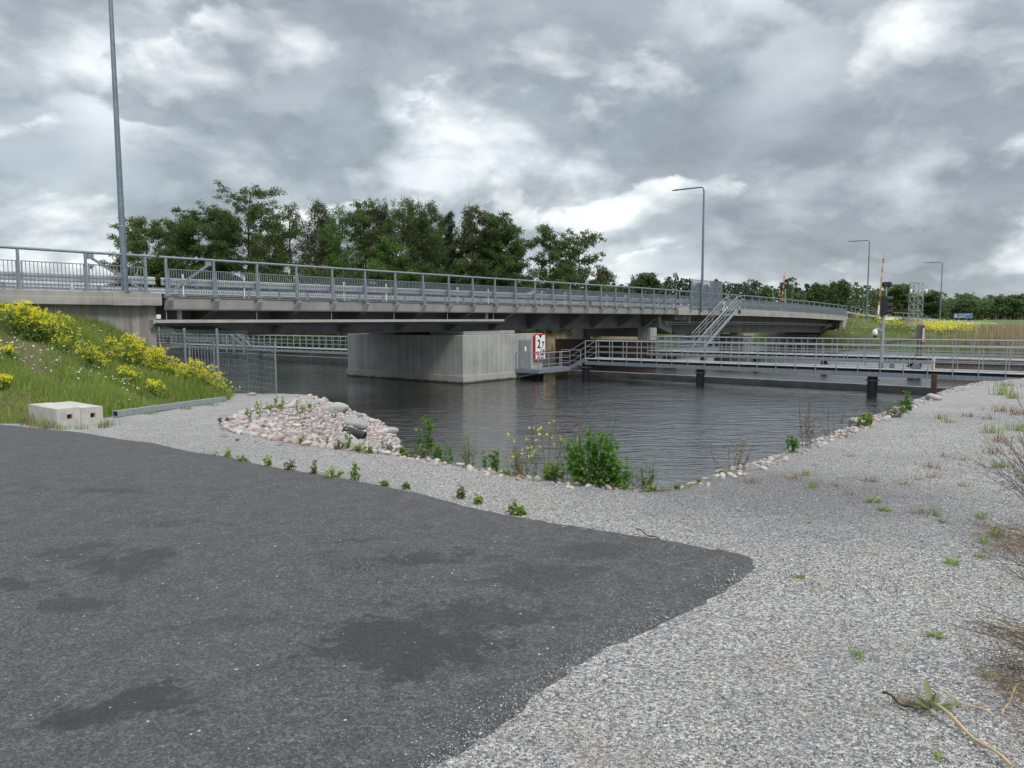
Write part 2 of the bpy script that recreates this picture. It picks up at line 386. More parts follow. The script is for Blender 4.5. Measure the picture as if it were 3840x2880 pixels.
def mat_rock(name, stops):
    m, nt, b, out = nodes(name); g = NT(nt); v = g.objc()
    geo = g.n('ShaderNodeNewGeometry'); oi = g.n('ShaderNodeObjectInfo')
    r = g.math('FRACT', g.math('ADD', geo.outputs['Random Per Island'], g.math('MULTIPLY', oi.outputs['Random'], 3.7)))
    base = g.ramp(r, stops)
    p = geo.outputs['Position']
    n1 = g.noise(p, 9, 6, .7).outputs[0]; n2 = g.noise(p, 60, 4, .7).outputs[0]
    c = g.mix(g.math('MULTIPLY', g.ramp(n1, [(.4, (0, 0, 0)), (.7, (1, 1, 1))]), .35), base, (.16, .15, .145))
    c = g.mix(g.math('MULTIPLY', g.ramp(n2, [(.5, (0, 0, 0)), (.75, (1, 1, 1))]), .4), c, (.55, .52, .49))
    g.L(c, b.inputs['Base Color']); b.inputs['Roughness'].default_value = .8
    g.L(g.bump(g.math('ADD', n1, g.math('MULTIPLY', n2, .3)), .5, .02), b.inputs['Normal'])
    return m
# ------------------------------------------------------------------ near ground: plane falling to the water, basin cut by its crest line, embankment
def sm(x): x = np.clip(x, 0, 1); return x * x * (3 - 2 * x)
def zplane(x, y):
    s = .05 - .02 * sm((np.asarray(x, float) + 4) / 10)
    return -s * np.clip(np.asarray(y, float) - 5, 0, 27)
def Gp(u, v):
    d = ray(u, v); k = 1.0
    for i in range(4000):
        k += .02
        if CAMZ + d.z * k <= float(zplane(d.x * k, d.y * k)): break
    return Vector((d.x * k, d.y * k, float(zplane(d.x * k, d.y * k))))
CREST_PX = [(1110, 1508), (925, 1545), (852, 1585), (880, 1618), (1010, 1642), (1200, 1675), (1330, 1690), (1530, 1702), (1650, 1730), (1800, 1752), (1950, 1780),
            (2100, 1793), (2250, 1818), (2400, 1835), (2520, 1832), (2660, 1790), (2850, 1727), (3100, 1637), (3300, 1557), (3500, 1480), (3645, 1440)]
CREST = [(-26, 40), (-14.3, 30.2), (-11.2, 28.1), (-9.0, 27.6), (-7.4, 26.2)] + [tuple(Gp(*q)[:2]) for q in CREST_PX] + [(21, 29), (30, 31.5), (70, 36)]
BASIN = np.array(CREST + [(70, 60), (20, 100), (-40, 100)])
CR_ = np.array(CREST)
def dseg(px, py, poly):
    d = np.full(np.shape(px), 1e9)
    for (x0, y0), (x1, y1) in zip(poly[:-1], poly[1:]):
        dx, dy = x1 - x0, y1 - y0; L = dx * dx + dy * dy + 1e-12
        t = np.clip(((px - x0) * dx + (py - y0) * dy) / L, 0, 1)
        d = np.minimum(d, np.hypot(px - x0 - t * dx, py - y0 - t * dy))
    return d
def inside(px, py, poly):
    r = np.zeros(np.shape(px), bool); n = len(poly); j = n - 1
    for i in range(n):
        xi, yi = poly[i]; xj, yj = poly[j]
        c = ((yi > py) != (yj > py)) & (px < (xj - xi) * (py - yi) / (yj - yi + 1e-12) + xi)
        r ^= c; j = i
    return r
TOE = np.array([(-12.5, 29.6), (-10.0, 26.3)] + [tuple(Gp(*q)[:2]) for q in [(880, 1478), (845, 1507), (640, 1532), (425, 1562), (210, 1592), (0, 1592)]] + [(-14, 13.2), (-30, 11), (-60, 9)])
WALLP = np.array([tuple(B(t, .35, 0)[:2]) for t in (-60, -.5)])
EMB = np.array(list(map(tuple, TOE)) + [(-80, 9), (-80, 60), tuple(B(-60, 14, 0)[:2]), tuple(B(-.5, 14, 0)[:2])])
def ground_z(x, y):
    x = np.asarray(x, float); y = np.asarray(y, float)
    zp = zplane(x, y) + .018 * np.sin(x * 1.7 + 1.3 * np.sin(y * .9)) * np.sin(y * 1.3 + .7)
    ins = inside(x, y, BASIN); d = dseg(x, y, CR_)
    z = np.where(ins, np.maximum(zp - .02 - (.40 + .15 * sm((x + 2.0) / 2.5)) * d, -4.5), zp)
    emb = inside(x, y, EMB)
    t = (x - P0.x) * E.x + (y - P0.y) * E.y; o = (x - P0.x) * N.x + (y - P0.y) * N.y
    wz = np.interp(t, [-40, -12, -8, -5.8, -3.5, -1.6, -.2, 1], [2.45, 2.4, 2.3, 2.1, 1.75, .95, .2, -.6])
    dt = dseg(x, y, TOE); dw = np.abs(o - .35)
    s = np.where(o > .35, 1.0, dt / (dt + dw + 1e-6))
    h = (wz - zp) * (sm(s * 1.08) * .55 + np.clip(s * 1.08, 0, 1) * .45)
    h = h + np.where(o < .35, .07 * np.sin(x * 2.1 + y) * np.sin(y * 1.7) * np.clip(dt, 0, 1), 0)
    return np.where(emb & ~ins, zp + h, z)
def gz(x, y): return float(ground_z(np.array([x]), np.array([y]))[0])
def G(u, v, far=60):
    d = ray(u, v); ks = np.arange(1.5, far, .02)
    zz = CAMZ + d.z * ks; gg = np.maximum(ground_z(d.x * ks, d.y * ks), WATER)
    i = int(np.argmax(zz <= gg)); k = ks[i] if (zz <= gg).any() else far
    return Vector((d.x * k, d.y * k, gz(d.x * k, d.y * k)))
PATCH = tuple(Gp(2930, 1850))
STAINS = []
for (u, v, rx, ry, s) in [(430, 1850, .5, .28, .55), (510, 2120, .38, .3, .65), (270, 2075, .3, .22, .5), (1580, 2090, .3, .2, .7), (1330, 2120, .35, .3, .3), (1850, 2105, .15, .12, .55), (2250, 2080, .5, .22, .45),
                          (2020, 2180, .5, .3, .5), (1500, 2440, .6, .36, .75), (1800, 2330, .55, .28, .6), (300, 2290, .3, .2, .55), (480, 2690, .38, .2, .75), (20, 2230, .25, .12, .7), (900, 2350, .3, .15, .3), (1290, 2045, .25, .1, .5), (620, 1975, .5, .12, .4)]:
    q = Gp(u, v); STAINS.append((q.x, q.y, rx, ry, s * .95))
M['gravel'] = mat_gravel(); M['asphalt'] = mat_asphalt(); M['water'] = mat_water()
M['soil'] = mat_soil('grassy_soil', [(.3, (.05, .06, .018)), (.5, (.095, .095, .035)), (.66, (.13, .11, .055)), (.8, (.17, .14, .085))])
M['farsoil'] = mat_soil('far_bank_grass', [(.3, (.06, .09, .02)), (.5, (.09, .12, .03)), (.66, (.12, .115, .045)), (.82, (.16, .135, .08))], .25)
M['field'] = mat_soil('young_crop_field', [(.2, (.05, .115, .022)), (.8, (.075, .15, .03))], .02)
PINK = [(0, (.29, .215, .195)), (.2, (.43, .36, .335)), (.38, (.51, .465, .435)), (.52, (.36, .24, .215)), (.66, (.45, .42, .395)), (.82, (.25, .248, .243)), (1, (.55, .485, .445))]
M['cobble'] = mat_rock('pink_grey_cobble', PINK)
M['boulder'] = mat_rock('grey_boulder', [(0, (.30, .30, .29)), (.5, (.36, .355, .34)), (1, (.26, .265, .26))])
M['stone'] = mat_rock('loose_gravel_stone', [(0, (.10, .10, .104)), (.25, (.22, .217, .215)), (.5, (.37, .363, .352)), (.8, (.53, .515, .49)), (1, (.72, .70, .665))])
# ------------------------------------------------------------------ ground meshes
def axis(a, b, lo, hi, fine, coarse):
    return np.unique(np.round(np.concatenate([np.arange(a, lo, coarse), np.arange(lo, hi, fine), np.arange(hi, b + coarse, coarse)]), 4))
gx = axis(-70, 70, -15, 27, .22, 3.0); gy = axis(-25, 60, .5, 31, .22, 3.0)
XX, YY = np.meshgrid(gx, gy); ZZ = ground_z(XX, YY)
nx = len(gx); idx = np.arange(len(gx) * len(gy)).reshape(len(gy), nx)
Q = np.stack([idx[:-1, :-1], idx[:-1, 1:], idx[1:, 1:], idx[1:, :-1]], -1).reshape(-1, 4)
cx = (XX[:-1, :-1] + XX[1:, 1:]).ravel() / 2; cy = (YY[:-1, :-1] + YY[1:, 1:]).ravel() / 2
embm = inside(cx, cy, EMB) & ~inside(cx, cy, BASIN)
VV = np.stack([XX, YY, ZZ], -1).reshape(-1, 3)
def submesh(name, mask, mat):
    q = Q[mask]; u, inv = np.unique(q, return_inverse=True)
    return structure(npmesh(name, VV[u], inv.reshape(-1, 4), mat, smooth=True))
submesh('gravel_ground', ~embm, M['gravel']); submesh('embankment', embm, M['soil'])
# asphalt lot: both visible edges follow the photo; a thin slab over the gravel
E1 = [Gp(*q) for q in [(2790, 2106), (2647, 2070), (2500, 2042), (2178, 1983), (1952, 1943), (1771, 1907), (1600, 1863), (1306, 1809), (1144, 1776), (981, 1747), (816, 1712), (573, 1667), (278, 1626), (127, 1607), (0, 1597)]]
E2 = [Gp(*q) for q in [(2790, 2106), (2765, 2168), (2634, 2259), (2530, 2305), (2400, 2362), (2257, 2430), (2083, 2526), (1927, 2673), (1805, 2760), (1632, 2865)]]
E1.append(E1[-1] + (E1[-1] - E1[-3]).normalized() * 16)
E2.append(E2[-1] + (E2[-1] - E2[-3]).normalized() * 9)
def resample(pts, ds):
    p = np.array([q[:2] for q in pts]); s = np.r_[0, np.cumsum(np.hypot(*np.diff(p, axis=0).T))]
    k = np.arange(0, s[-1], ds); return np.stack([np.interp(k, s, p[:, 0]), np.interp(k, s, p[:, 1])], -1)
for q in E1: q.y += .07
for q in E2: q.x += .05
E1[0] = E2[0] = E1[0] + Vector((.10, -.01, 0)); E2[1] = E2[1] + Vector((.05, 0, 0))
a1 = resample(E1, .08); a2 = resample(E2, .08)
j1 = np.cumsum(rng.normal(0, .006, len(a1))); j1 -= np.linspace(0, j1[-1], len(j1)); a1[1:, 1] += j1[1:] * .12 + rng.normal(0, .010, len(a1) - 1)
a2[1:, 0] += rng.normal(0, .016, len(a2) - 1)
i2 = np.unique(np.r_[0:6, 6:len(a2):4, len(a2) - 1]); i1 = np.arange(len(a1))
pp = a1[:, None, :] + (a2[None, :, :] - a2[0])
pz = zplane(pp[..., 0], pp[..., 1]) + .018 * np.sin(pp[..., 0] * 1.7 + 1.3 * np.sin(pp[..., 1] * .9)) * np.sin(pp[..., 1] * 1.3 + .7) + .022
pz[0, :] -= .03; pz[:, 0] -= .03
V = np.concatenate([pp, pz[..., None]], -1); n1, n2 = pp.shape[:2]; ii = np.arange(n1 * n2).reshape(n1, n2)
structure(npmesh('asphalt_lot', V.reshape(-1, 3), np.stack([ii[:-1, :-1], ii[1:, :-1], ii[1:, 1:], ii[:-1, 1:]], -1).reshape(-1, 4), M['asphalt'], smooth=True))
ASPH = np.array([tuple(q[:2]) for q in E1[::-1]] + [tuple(q[:2]) for q in E2[1:]] + [(-30, -10)])
# loose stones lying on the near gravel, and a few kicked onto the asphalt edge
def octas(P, r, sq=.6):
    n = len(P); d = np.array([[1, 0, 0], [-1, 0, 0], [0, 1, 0], [0, -1, 0], [0, 0, 1], [0, 0, -1]], float)
    ang = rng.uniform(0, 6.28, n); c, s = np.cos(ang), np.sin(ang)
    D = np.repeat(d[None], n, 0) * (r[:, None, None]) * rng.uniform(.55, 1.15, (n, 6, 1))
    D[:, :, 1] *= rng.uniform(.5, 1, (n, 1)); D[:, :, 2] *= sq; D[:, :4, 2] += rng.uniform(-.3, .3, (n, 4)) * r[:, None]
    x = D[..., 0] * c[:, None] - D[..., 1] * s[:, None]; y = D[..., 0] * s[:, None] + D[..., 1] * c[:, None]
    V = np.stack([x, y, D[..., 2]], -1) + P[:, None, :]
    f = np.array([[0, 2, 4], [2, 1, 4], [1, 3, 4], [3, 0, 4], [2, 0, 5], [1, 2, 5], [3, 1, 5], [0, 3, 5]])
    return V.reshape(-1, 3), (f[None] + 6 * np.arange(n)[:, None, None]).reshape(-1, 3)
n = 230000
yy = 1.9 + 13 * rng.random(n) ** 2.0; xx = rng.uniform(-.55, .78, n) * yy
onA = inside(xx, yy, ASPH); edge = dseg(xx, yy, np.array([tuple(q[:2]) for q in E1])); edge2 = dseg(xx, yy, np.array([tuple(q[:2]) for q in E2]))
dE = np.minimum(edge * 2.2, edge2)
keep = (~onA | (rng.random(n) < np.exp(-dE / .10) * .45 * (.2 + 1.6 * (np.sin(xx * 5.3 + 2 * np.sin(yy * 3.1)) > -.1)) + .007 * np.exp(-dE / 1.2))) & ~inside(xx, yy, BASIN)
xx, yy, onA = xx[keep], yy[keep], onA[keep]
rr = rng.uniform(.0025, .0056, len(xx)) * (1 + .5 * (yy > 4)) * np.where(rng.random(len(xx)) < .008, 2.2, 1)
P = np.stack([xx, yy, ground_z(xx, yy) + rr * .35 + np.where(onA, .022, 0)], -1)
V, Fc = octas(P, rr)
stuff(npmesh('loose_gravel', V, Fc, M['stone']), 'loose grey crushed stones lying over the gravel in front', 'gravel')
# ------------------------------------------------------------------ water and far bank
mb = MB(); mb.add([(-400, -10, WATER), (400, -10, WATER), (400, 140, WATER), (-400, 140, WATER)], [(0, 1, 2, 3)])
structure(mb.build('water', M['water']))
SHORE = np.array([(-400, 84), (-80, 90), (-30, 94), (-5, 93), (14, 92), (30, 100), (36, 105), (40, 101.5), (42.6, 98), (43.2, 89), (45, 82), (50.5, 72), (64, 65), (90, 58), (400, 40)])
RD = [B(92, 5, 0), B(97, 5, 0), B(106, 5, 0), Vector((53, 116, 0)), Vector((62, 123, 0)), Vector((75, 128, 0)), Vector((95, 130, 0)), Vector((140, 128, 0)), Vector((300, 120, 0))]
RDZ = [2.1, 2.0, 1.75, 1.4, 1.15, .65, .2, -.1, -.2]
RDP = np.array([tuple(q[:2]) for q in RD])
def far_z(x, y):
    x = np.asarray(x, float); y = np.asarray(y, float)
    d = y - np.interp(x, SHORE[:, 0], SHORE[:, 1])
    z = np.where(d < 0, WATER - .5 + .5 * d, WATER - .25 + 2.3 * sm(d / 11) + np.clip(d - 11, 0, 60) * .011)
    best = np.full(x.shape, 1e9); rz = np.zeros(x.shape)
    for k in range(len(RD) - 1):
        (x0, y0), (x1, y1) = RDP[k], RDP[k + 1]; dx, dy = x1 - x0, y1 - y0
        t = np.clip(((x - x0) * dx + (y - y0) * dy) / (dx * dx + dy * dy), 0, 1)
        q = np.hypot(x - x0 - t * dx, y - y0 - t * dy); m = q < best
        best = np.where(m, q, best); rz = np.where(m, RDZ[k] + t * (RDZ[k + 1] - RDZ[k]), rz)
    ridge = rz - .12 - np.clip(best - 6.2, 0, 99) * .42
    tt = (x - P0.x) * E.x + (y - P0.y) * E.y; ridge = ridge - np.clip(97.2 - tt, 0, 20) * 1.3
    z = np.where(d > -3, np.maximum(z, np.where(d > 0, ridge, ridge - 9)), z)
    rise = np.clip(y - 150, 0, 420) * .0022
    z = z + rise + .12 * np.sin(x * .31) * np.sin(y * .27) * np.clip(d / 6, 0, 1)
    return np.maximum(z, -5)
def fz(x, y): return float(far_z(np.array([x]), np.array([y]))[0])
gx2 = axis(-600, 700, -45, 105, 1.0, 14); gy2 = axis(38, 1500, 60, 150, 1.0, 22)
X2, Y2 = np.meshgrid(gx2, gy2); Z2 = far_z(X2, Y2)
dsh = Y2 - np.interp(X2, SHORE[:, 0], SHORE[:, 1])
i3 = np.arange(X2.size).reshape(X2.shape)
Q2 = np.stack([i3[:-1, :-1], i3[:-1, 1:], i3[1:, 1:], i3[1:, :-1]], -1).reshape(-1, 4)
msk = (dsh[:-1, :-1].ravel() > -7)
V2 = np.stack([X2, Y2, Z2], -1).reshape(-1, 3)
qy = Y2[:-1, :-1].ravel(); qx = X2[:-1, :-1].ravel()
fld = (qy > 141) & (qx > 42)
for nm, mk, mt in (('far_bank', msk & ~fld, 'farsoil'), ('field', msk & fld, 'field')):
    q = Q2[mk]; u_, inv = np.unique(q, return_inverse=True)
    structure(npmesh(nm, V2[u_], inv.reshape(-1, 4), M[mt], smooth=True))
def FG(u, v, far=900):
    d = ray(u, v); ks = np.arange(45, far, .1); zz = CAMZ + d.z * ks
    ok = (zz <= far_z(d.x * ks, d.y * ks)) & (d.y * ks > np.interp(d.x * ks, SHORE[:, 0], SHORE[:, 1]))
    k = ks[int(np.argmax(ok))] if ok.any() else far
    return Vector((d.x * k, d.y * k, fz(d.x * k, d.y * k)))
# road over the far embankment
rings = []
for k in range(len(RD)):
    a = RD[max(k - 1, 0)]; c = RD[min(k + 1, len(RD) - 1)]; d = (c - a).normalized(); nn = Vector((-d.y, d.x, 0))
    rings.append([RD[k] + nn * s + Vector((0, 0, RDZ[k] + h)) for s, h in ((-4.6, -.2), (4.6, -.2), (4.6, .03), (0, .1), (-4.6, .03))])
structure(MB().loft(rings[1:]).build('road', M['asphalt_road']))
# ------------------------------------------------------------------ sky, sun
SUN_EL, SUN_AZ = 48, 150
w = bpy.data.worlds.new('World'); sc.world = w; w.use_nodes = True
nt = w.node_tree; nt.nodes.clear(); g = NT(nt)
wo = nt.nodes.new('ShaderNodeOutputWorld'); bg = nt.nodes.new('ShaderNodeBackground'); g.L(bg.outputs[0], wo.inputs[0])
sky = nt.nodes.new('ShaderNodeTexSky'); sky.sky_type = 'NISHITA'; sky.sun_disc = False
sky.sun_elevation = R_(SUN_EL); sky.sun_rotation = R_(SUN_AZ)
dirv = g.n('ShaderNodeTexCoord').outputs['Generated']
sp = g.n('ShaderNodeSeparateXYZ'); g.L(dirv, sp.inputs[0]); dz = g.math('MAXIMUM', sp.outputs[2], 0.0)
inv = g.math('DIVIDE', 1.0, g.math('ADD', dz, .75))
sc_ = g.n('ShaderNodeVectorMath', operation='SCALE'); g.L(g.vm('MULTIPLY', dirv, (1, 1, 1.75)).outputs[0], sc_.inputs[0]); g.L(inv, sc_.inputs['Scale'])
cp = g.vm('ADD', sc_.outputs[0], SKYOFF).outputs[0]
warp = g.noise(cp, 2.2, 3, .5); wv = g.vm('SCALE', g.vm('SUBTRACT', warp.outputs['Color'], (.5, .5, .5)).outputs[0]); wv.inputs['Scale'].default_value = .13
cw = g.vm('ADD', cp, wv.outputs[0]).outputs[0]
n_big = g.noise(cw, 1.7, 9, .5).outputs[0]
n_mid = g.noise(cw, 5.5, 8, .55).outputs[0]
dens = g.math('ADD', g.math('MULTIPLY', n_big, .75), g.math('MULTIPLY', n_mid, .25))
bias = None
def sdir(u, v): return tuple(ray(u, v).normalized())
for (u, v, k, wt) in BLOBS:
    dd = g.vm('DOT_PRODUCT', dirv, sdir(u, v)).outputs['Value']
    e = g.math('MULTIPLY', g.math('POWER', g.math('MAXIMUM', dd, 0.0), float(k)), wt)
    bias = e if bias is None else g.math('ADD', bias, e)
bias = g.math('SUBTRACT', bias, g.math('MULTIPLY', g.ramp(dz, [(.0, (1, 1, 1)), (.09, (0, 0, 0))]), .07))
fld_ = g.math('ADD', dens, bias)
cl = g.ramp(fld_, CLOUDS)
# separate heaps in front of the sheet: crisp lit tops, grey undersides
for (off, scl, thr, soft, hi, lo) in HEAPS:
    v_ = g.vm('ADD', cw, off).outputs[0]; a_ = g.noise(v_, scl, 9, .52).outputs[0]
    b_ = g.noise(g.vm('ADD', v_, (0, 0, .30 / scl)).outputs[0], scl, 3, .5).outputs[0]
    mk_ = g.ramp(a_, [(thr, (0, 0, 0)), (thr + soft, (1, 1, 1))], 'EASE')
    sh = g.math('ADD', g.math('MULTIPLY', g.math('SUBTRACT', a_, b_), 2.6), g.math('ADD', g.math('MULTIPLY', n_mid, 1.1), -.24))
    sh = g.math('SUBTRACT', sh, g.math('MULTIPLY', bias, 2.3))
    cl = g.mix(g.math('MULTIPLY', mk_, .9), cl, g.ramp(sh, [(.25, lo), (.5, tuple((x * 1.2 + y * .8) / 2 for x, y in zip(lo, hi))), (.78, hi)]))
n_fine = g.noise(cw, 11.0, 7, .6).outputs[0]
tx = g.math('ADD', g.math('MULTIPLY', n_mid, .6), g.math('MULTIPLY', n_fine, .4))
cl = g.mix(1, cl, g.ramp(tx, [(.34, (.76, .77, .785)), (.5, (.99, .99, .99)), (.66, (1.16, 1.155, 1.14))]), 'MULTIPLY')
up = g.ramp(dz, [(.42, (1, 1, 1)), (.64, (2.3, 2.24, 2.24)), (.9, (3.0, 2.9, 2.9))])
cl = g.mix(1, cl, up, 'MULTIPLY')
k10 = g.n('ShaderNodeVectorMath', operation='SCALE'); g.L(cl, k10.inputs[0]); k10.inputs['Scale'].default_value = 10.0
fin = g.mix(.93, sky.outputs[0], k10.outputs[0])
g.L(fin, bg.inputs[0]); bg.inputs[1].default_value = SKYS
sl = bpy.data.lights.new('sun', 'SUN'); sl.energy = SUNE; sl.angle = R_(14); sl.color = (1, .96, .9)
so = bpy.data.objects.new('sun', sl); COL.objects.link(so)
az = R_(SUN_AZ); el = R_(SUN_EL)
so.rotation_euler = Vector((math.sin(az) * math.cos(el), math.cos(az) * math.cos(el), math.sin(el))).to_track_quat('Z', 'Y').to_euler()
sc.view_settings.view_transform = 'Standard'; sc.view_settings.look = 'None'; sc.view_settings.exposure = EXPO
# ================================================================== bridge and steelwork
def railing(root, ts, o, z0, top=1.52, pan=(.04, 1.05), zf=drop, every=.105, gap=None, post_w=.085, rad=.05, ends=(.25, .25)):
    h = MB(); t0, t1 = ts[0] - ends[0], ts[-1] + ends[1]
    n = max(2, int((t1 - t0) / 3)); h.tube([B(t0 + (t1 - t0) * k / n, o, z0 + top + zf(t0 + (t1 - t0) * k / n)) for k in range(n + 1)], rad, 8)
    rl = h.build('railing', M['galv'], root, smooth=False)
    for i, t in enumerate(ts):
        z = z0 + zf(t); m = MB()
        m.bb(t - post_w / 2, t + post_w / 2, o - .035, o + .035, z + .02, z + top - .03)
        m.bb(t - .12, t + .12, o - .09, o + .09, z - .01, z + .03)
        for a in (-.08, .08): m.tube([B(t + a, o - .05, z + .03), B(t + a, o - .05, z + .07)], .014, 6)
        m.build('post', M['galv'], rl)
        if i + 1 < len(ts) and (gap is None or i not in gap):
            a, b = t + .1, ts[i + 1] - .06; m = MB()
            za, zb = zf(a), zf(b)
            for zz, hh in ((pan[0], .03), (pan[1], .03)): m.bar(B(a, o, z0 + zz + za), B(b, o, z0 + zz + zb), .045, hh)
            for tt in (a, b): m.bar(B(tt, o, z0 + pan[0] + zf(tt)), B(tt, o, z0 + pan[1] + zf(tt)), .05, .02, up=N)
            k = max(3, int(round((b - a) / every)))
            for j in range(1, k):
                tt = a + (b - a) * j / k; m.bar(B(tt, o, z0 + pan[0] + zf(tt)), B(tt, o, z0 + pan[1] + zf(tt)), .018, .026, up=N)
            m.build('infill_panel', M['galv'], rl)
    return rl
WB = [(0, 0), (-.045, .035), (-.045, .12), (0, .155), (-.045, .19), (-.045, .275), (0, .31), (.008, .31), (-.037, .27), (-.037, .195), (.008, .155), (-.037, .115), (-.037, .04), (.008, 0)]
def wbeam(root, t0, t1, o, z, zf=drop, step=4.0, posts=None, flip=1):
    n = max(2, int((t1 - t0) / step)); ts = [t0 + (t1 - t0) * k / n for k in range(n + 1)]
    p = MB().prof([(o + a * flip, z + b) for a, b in WB], ts, zf).build('crash_barrier', M['wbeam'], root)
    for t in posts or []:
        m = MB(); m.bb(t - .05, t + .05, o + .01 * flip - .03, o + .01 * flip + .05, 2.62 + zf(t), z + .33 + zf(t)); m.build('post', M['galv'], p)
    return p
# ---- near abutment
ab = thing('bridge_abutment', 'grey board-marked concrete abutment with railing behind the yellow flowers', 'bridge abutment', B(-4, 1, -2.5))
MB().bb(-40, -.3, .35, 1.0, -3, 2.32).bb(-1.8, -.3, 1.0, 9.6, -3, 2.32).build('wall', M['concrete'], ab)
MB().bb(-40, -.2, -.05, .5, 2.27, 2.77).build('edge_beam', M['beam_concrete'], ab, bevel=.015)
MB().bb(-2.05, -1.0, -.075, .5, 2.262, 2.785).build('lamp_plinth', M['beam_concrete'], ab, bevel=.01)
MB().bb(-40, -.3, .52, 9.6, 2.34, 2.6).build('road_slab', M['asphalt_road'], ab)
MB().bb(-.28, .9, .9, 2.6, .52, .72).bb(-.28, .35, 1.0, 2.4, -3, .518).build('landing', M['plinth'], ab, bevel=.01)
MB().bb(-.32, -.16, .2, .34, 1.75, 1.92).build('junction_box', M['white'], ab, bevel=.01)
MB().bb(-.3, .35, .38, .5, 1.1, 1.36).build('cable_box', M['plate'], ab, bevel=.01)
ats = [-.74 - 2.15 * k for k in range(0, 14)][::-1]
rl = railing(ab, ats, .05, 2.76, top=1.44, pan=(.05, 1.0), every=.125, ends=(.2, .42))
m = MB(); m.bar(B(-2.75, .08, 4.05), B(-.85, .08, 2.86), .05, .09); m.bb(-2.82, -2.6, .03, .1, 3.96, 4.16); m.build('brace', M['galv'], rl)
wbeam(ab, -32, -.28, .32, 3.1, posts=[])
wbeam(ab, -32, -.28, 9.2, 3.12, posts=[-3 - 4 * k for k in range(7)], flip=-1)
# ---- swing span
sw = thing('swing_span', 'long grey steel swing span with barred railing resting on the big pier', 'bridge span', B(20, 4, 1))
MB().bb(-.05, 44.2, .1, 9.6, 2.36, 2.6).build('deck', M['asphalt_road'], sw)
for o0, o1 in ((0, .09), (9.61, 9.7)):
    sgn = -1 if o0 < 1 else 1
    MB().prof([(o0, 2.16), (o0 + .03, 2.1), (o1 + .12 * -sgn, 2.09), (o1 + .12 * -sgn, 2.13), (o1, 2.17), (o1, 2.6), (o0, 2.6)], [0, 15, 30, 44.2]).build('edge_beam', M['span'], sw, bevel=.01)
    MB().bb(0, 44.2, o0 - .045, o1 + .1, 2.604, 2.655).build('edge_cover', M['span_light'], sw, bevel=.01)
for o in (2.2, 7.1):
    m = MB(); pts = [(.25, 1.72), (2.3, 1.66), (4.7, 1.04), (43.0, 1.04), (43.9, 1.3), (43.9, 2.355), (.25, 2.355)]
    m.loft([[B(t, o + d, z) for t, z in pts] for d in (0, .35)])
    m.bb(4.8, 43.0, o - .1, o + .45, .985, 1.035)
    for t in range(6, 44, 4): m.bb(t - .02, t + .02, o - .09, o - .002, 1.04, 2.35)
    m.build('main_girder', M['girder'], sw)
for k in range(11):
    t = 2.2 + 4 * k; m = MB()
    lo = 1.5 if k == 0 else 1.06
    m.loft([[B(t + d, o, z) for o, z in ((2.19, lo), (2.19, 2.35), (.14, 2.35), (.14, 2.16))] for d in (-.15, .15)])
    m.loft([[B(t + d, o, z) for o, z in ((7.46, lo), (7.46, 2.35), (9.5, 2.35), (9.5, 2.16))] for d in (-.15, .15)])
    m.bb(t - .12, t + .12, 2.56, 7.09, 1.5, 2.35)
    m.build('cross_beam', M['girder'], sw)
for k in range(23):
    t = 2.0 * k - (.0 if k else -.04); m = MB()
    m.loft([[B(t + d + sh, o, z) for o, z, sh in ((-.003, 2.13, -.06), (-.003, 2.56, 0), (-.24, 2.56, .02), (-.24, 2.49, .02), (-.06, 2.11, -.06))] for d in (-.1, .12)])
    m.bb(t - .16, t + .16, -.2, -.05, 2.575, 2.60)
    m.build('bracket', M['span'], sw, bevel=.008)
rl = railing(sw, [2.0 * k for k in range(23)], -.08, 2.67, top=1.52, pan=(.03, 1.06))
m = MB(); m.bar(B(1.82, -.05, 4.02), B(.15, -.05, 2.83), .05, .09); m.bb(1.65, 1.9, -.09, -.03, 3.95, 4.15); m.build('brace', M['galv'], rl)
wbeam(sw, -.1, 44.3, .22, 3.08)
for p in [o for o in sw.children if o.name.startswith('crash_barrier')]:
    for k in range(23): MB().bb(2 * k + .06, 2 * k + .2, .02, .17, 3.02, 3.42).build('mounting_plate', M['galv'], p)
wbeam(sw, -.1, 44.3, 9.2, 3.12, posts=[1 + 2 * k for k in range(22)], flip=-1)
sb = MB().prof([(.02, 1.69), (.02, 1.57), (.34, 1.46), (.40, 1.46), (.40, 1.69)], [-.55, 7, 14, 20.9]).build('service_trough', M['girder'], sw)
MB().prof([(-.02, 1.712), (-.02, 1.585), (.015, 1.585), (.015, 1.695), (.42, 1.695), (.42, 1.712)], [-.5, 7, 14, 20.95]).build('cover_strip', M['span_light'], sb)
m = MB(); m.loft([[B(-.56, -.03, 1.72), B(-.56, .42, 1.72), B(-.56, .42, 1.45), B(-.56, .2, 1.34), B(-.56, -.03, 1.55)], [B(-.5, -.03, 1.72), B(-.5, .42, 1.72), B(-.5, .42, 1.45), B(-.5, .2, 1.34), B(-.5, -.03, 1.55)]]); m.build('end_cap', M['span_light'], sb)
for t in (0.0, 4.0, 8.0, 12.0, 16.0, 20.0): MB().tube([B(t, .06, 1.7), B(t, .06, 2.14)], .016, 6).build('hanger_rod', M['galv_light'], sb)
for t in (.75, 19.9): MB().tube([B(t, .55, 1.6), B(t, .55, 2.4)], .11, 14).build('drain_pipe', M['span_light'], sw, smooth=False)
for t, c in ((26.4, 'yellow'), (42.2, 'yellow')):
    MB().bb(t - .12, t + .12, 2.085, 2.099, 1.35, 1.72).build('warning_plate', M[c], sw)
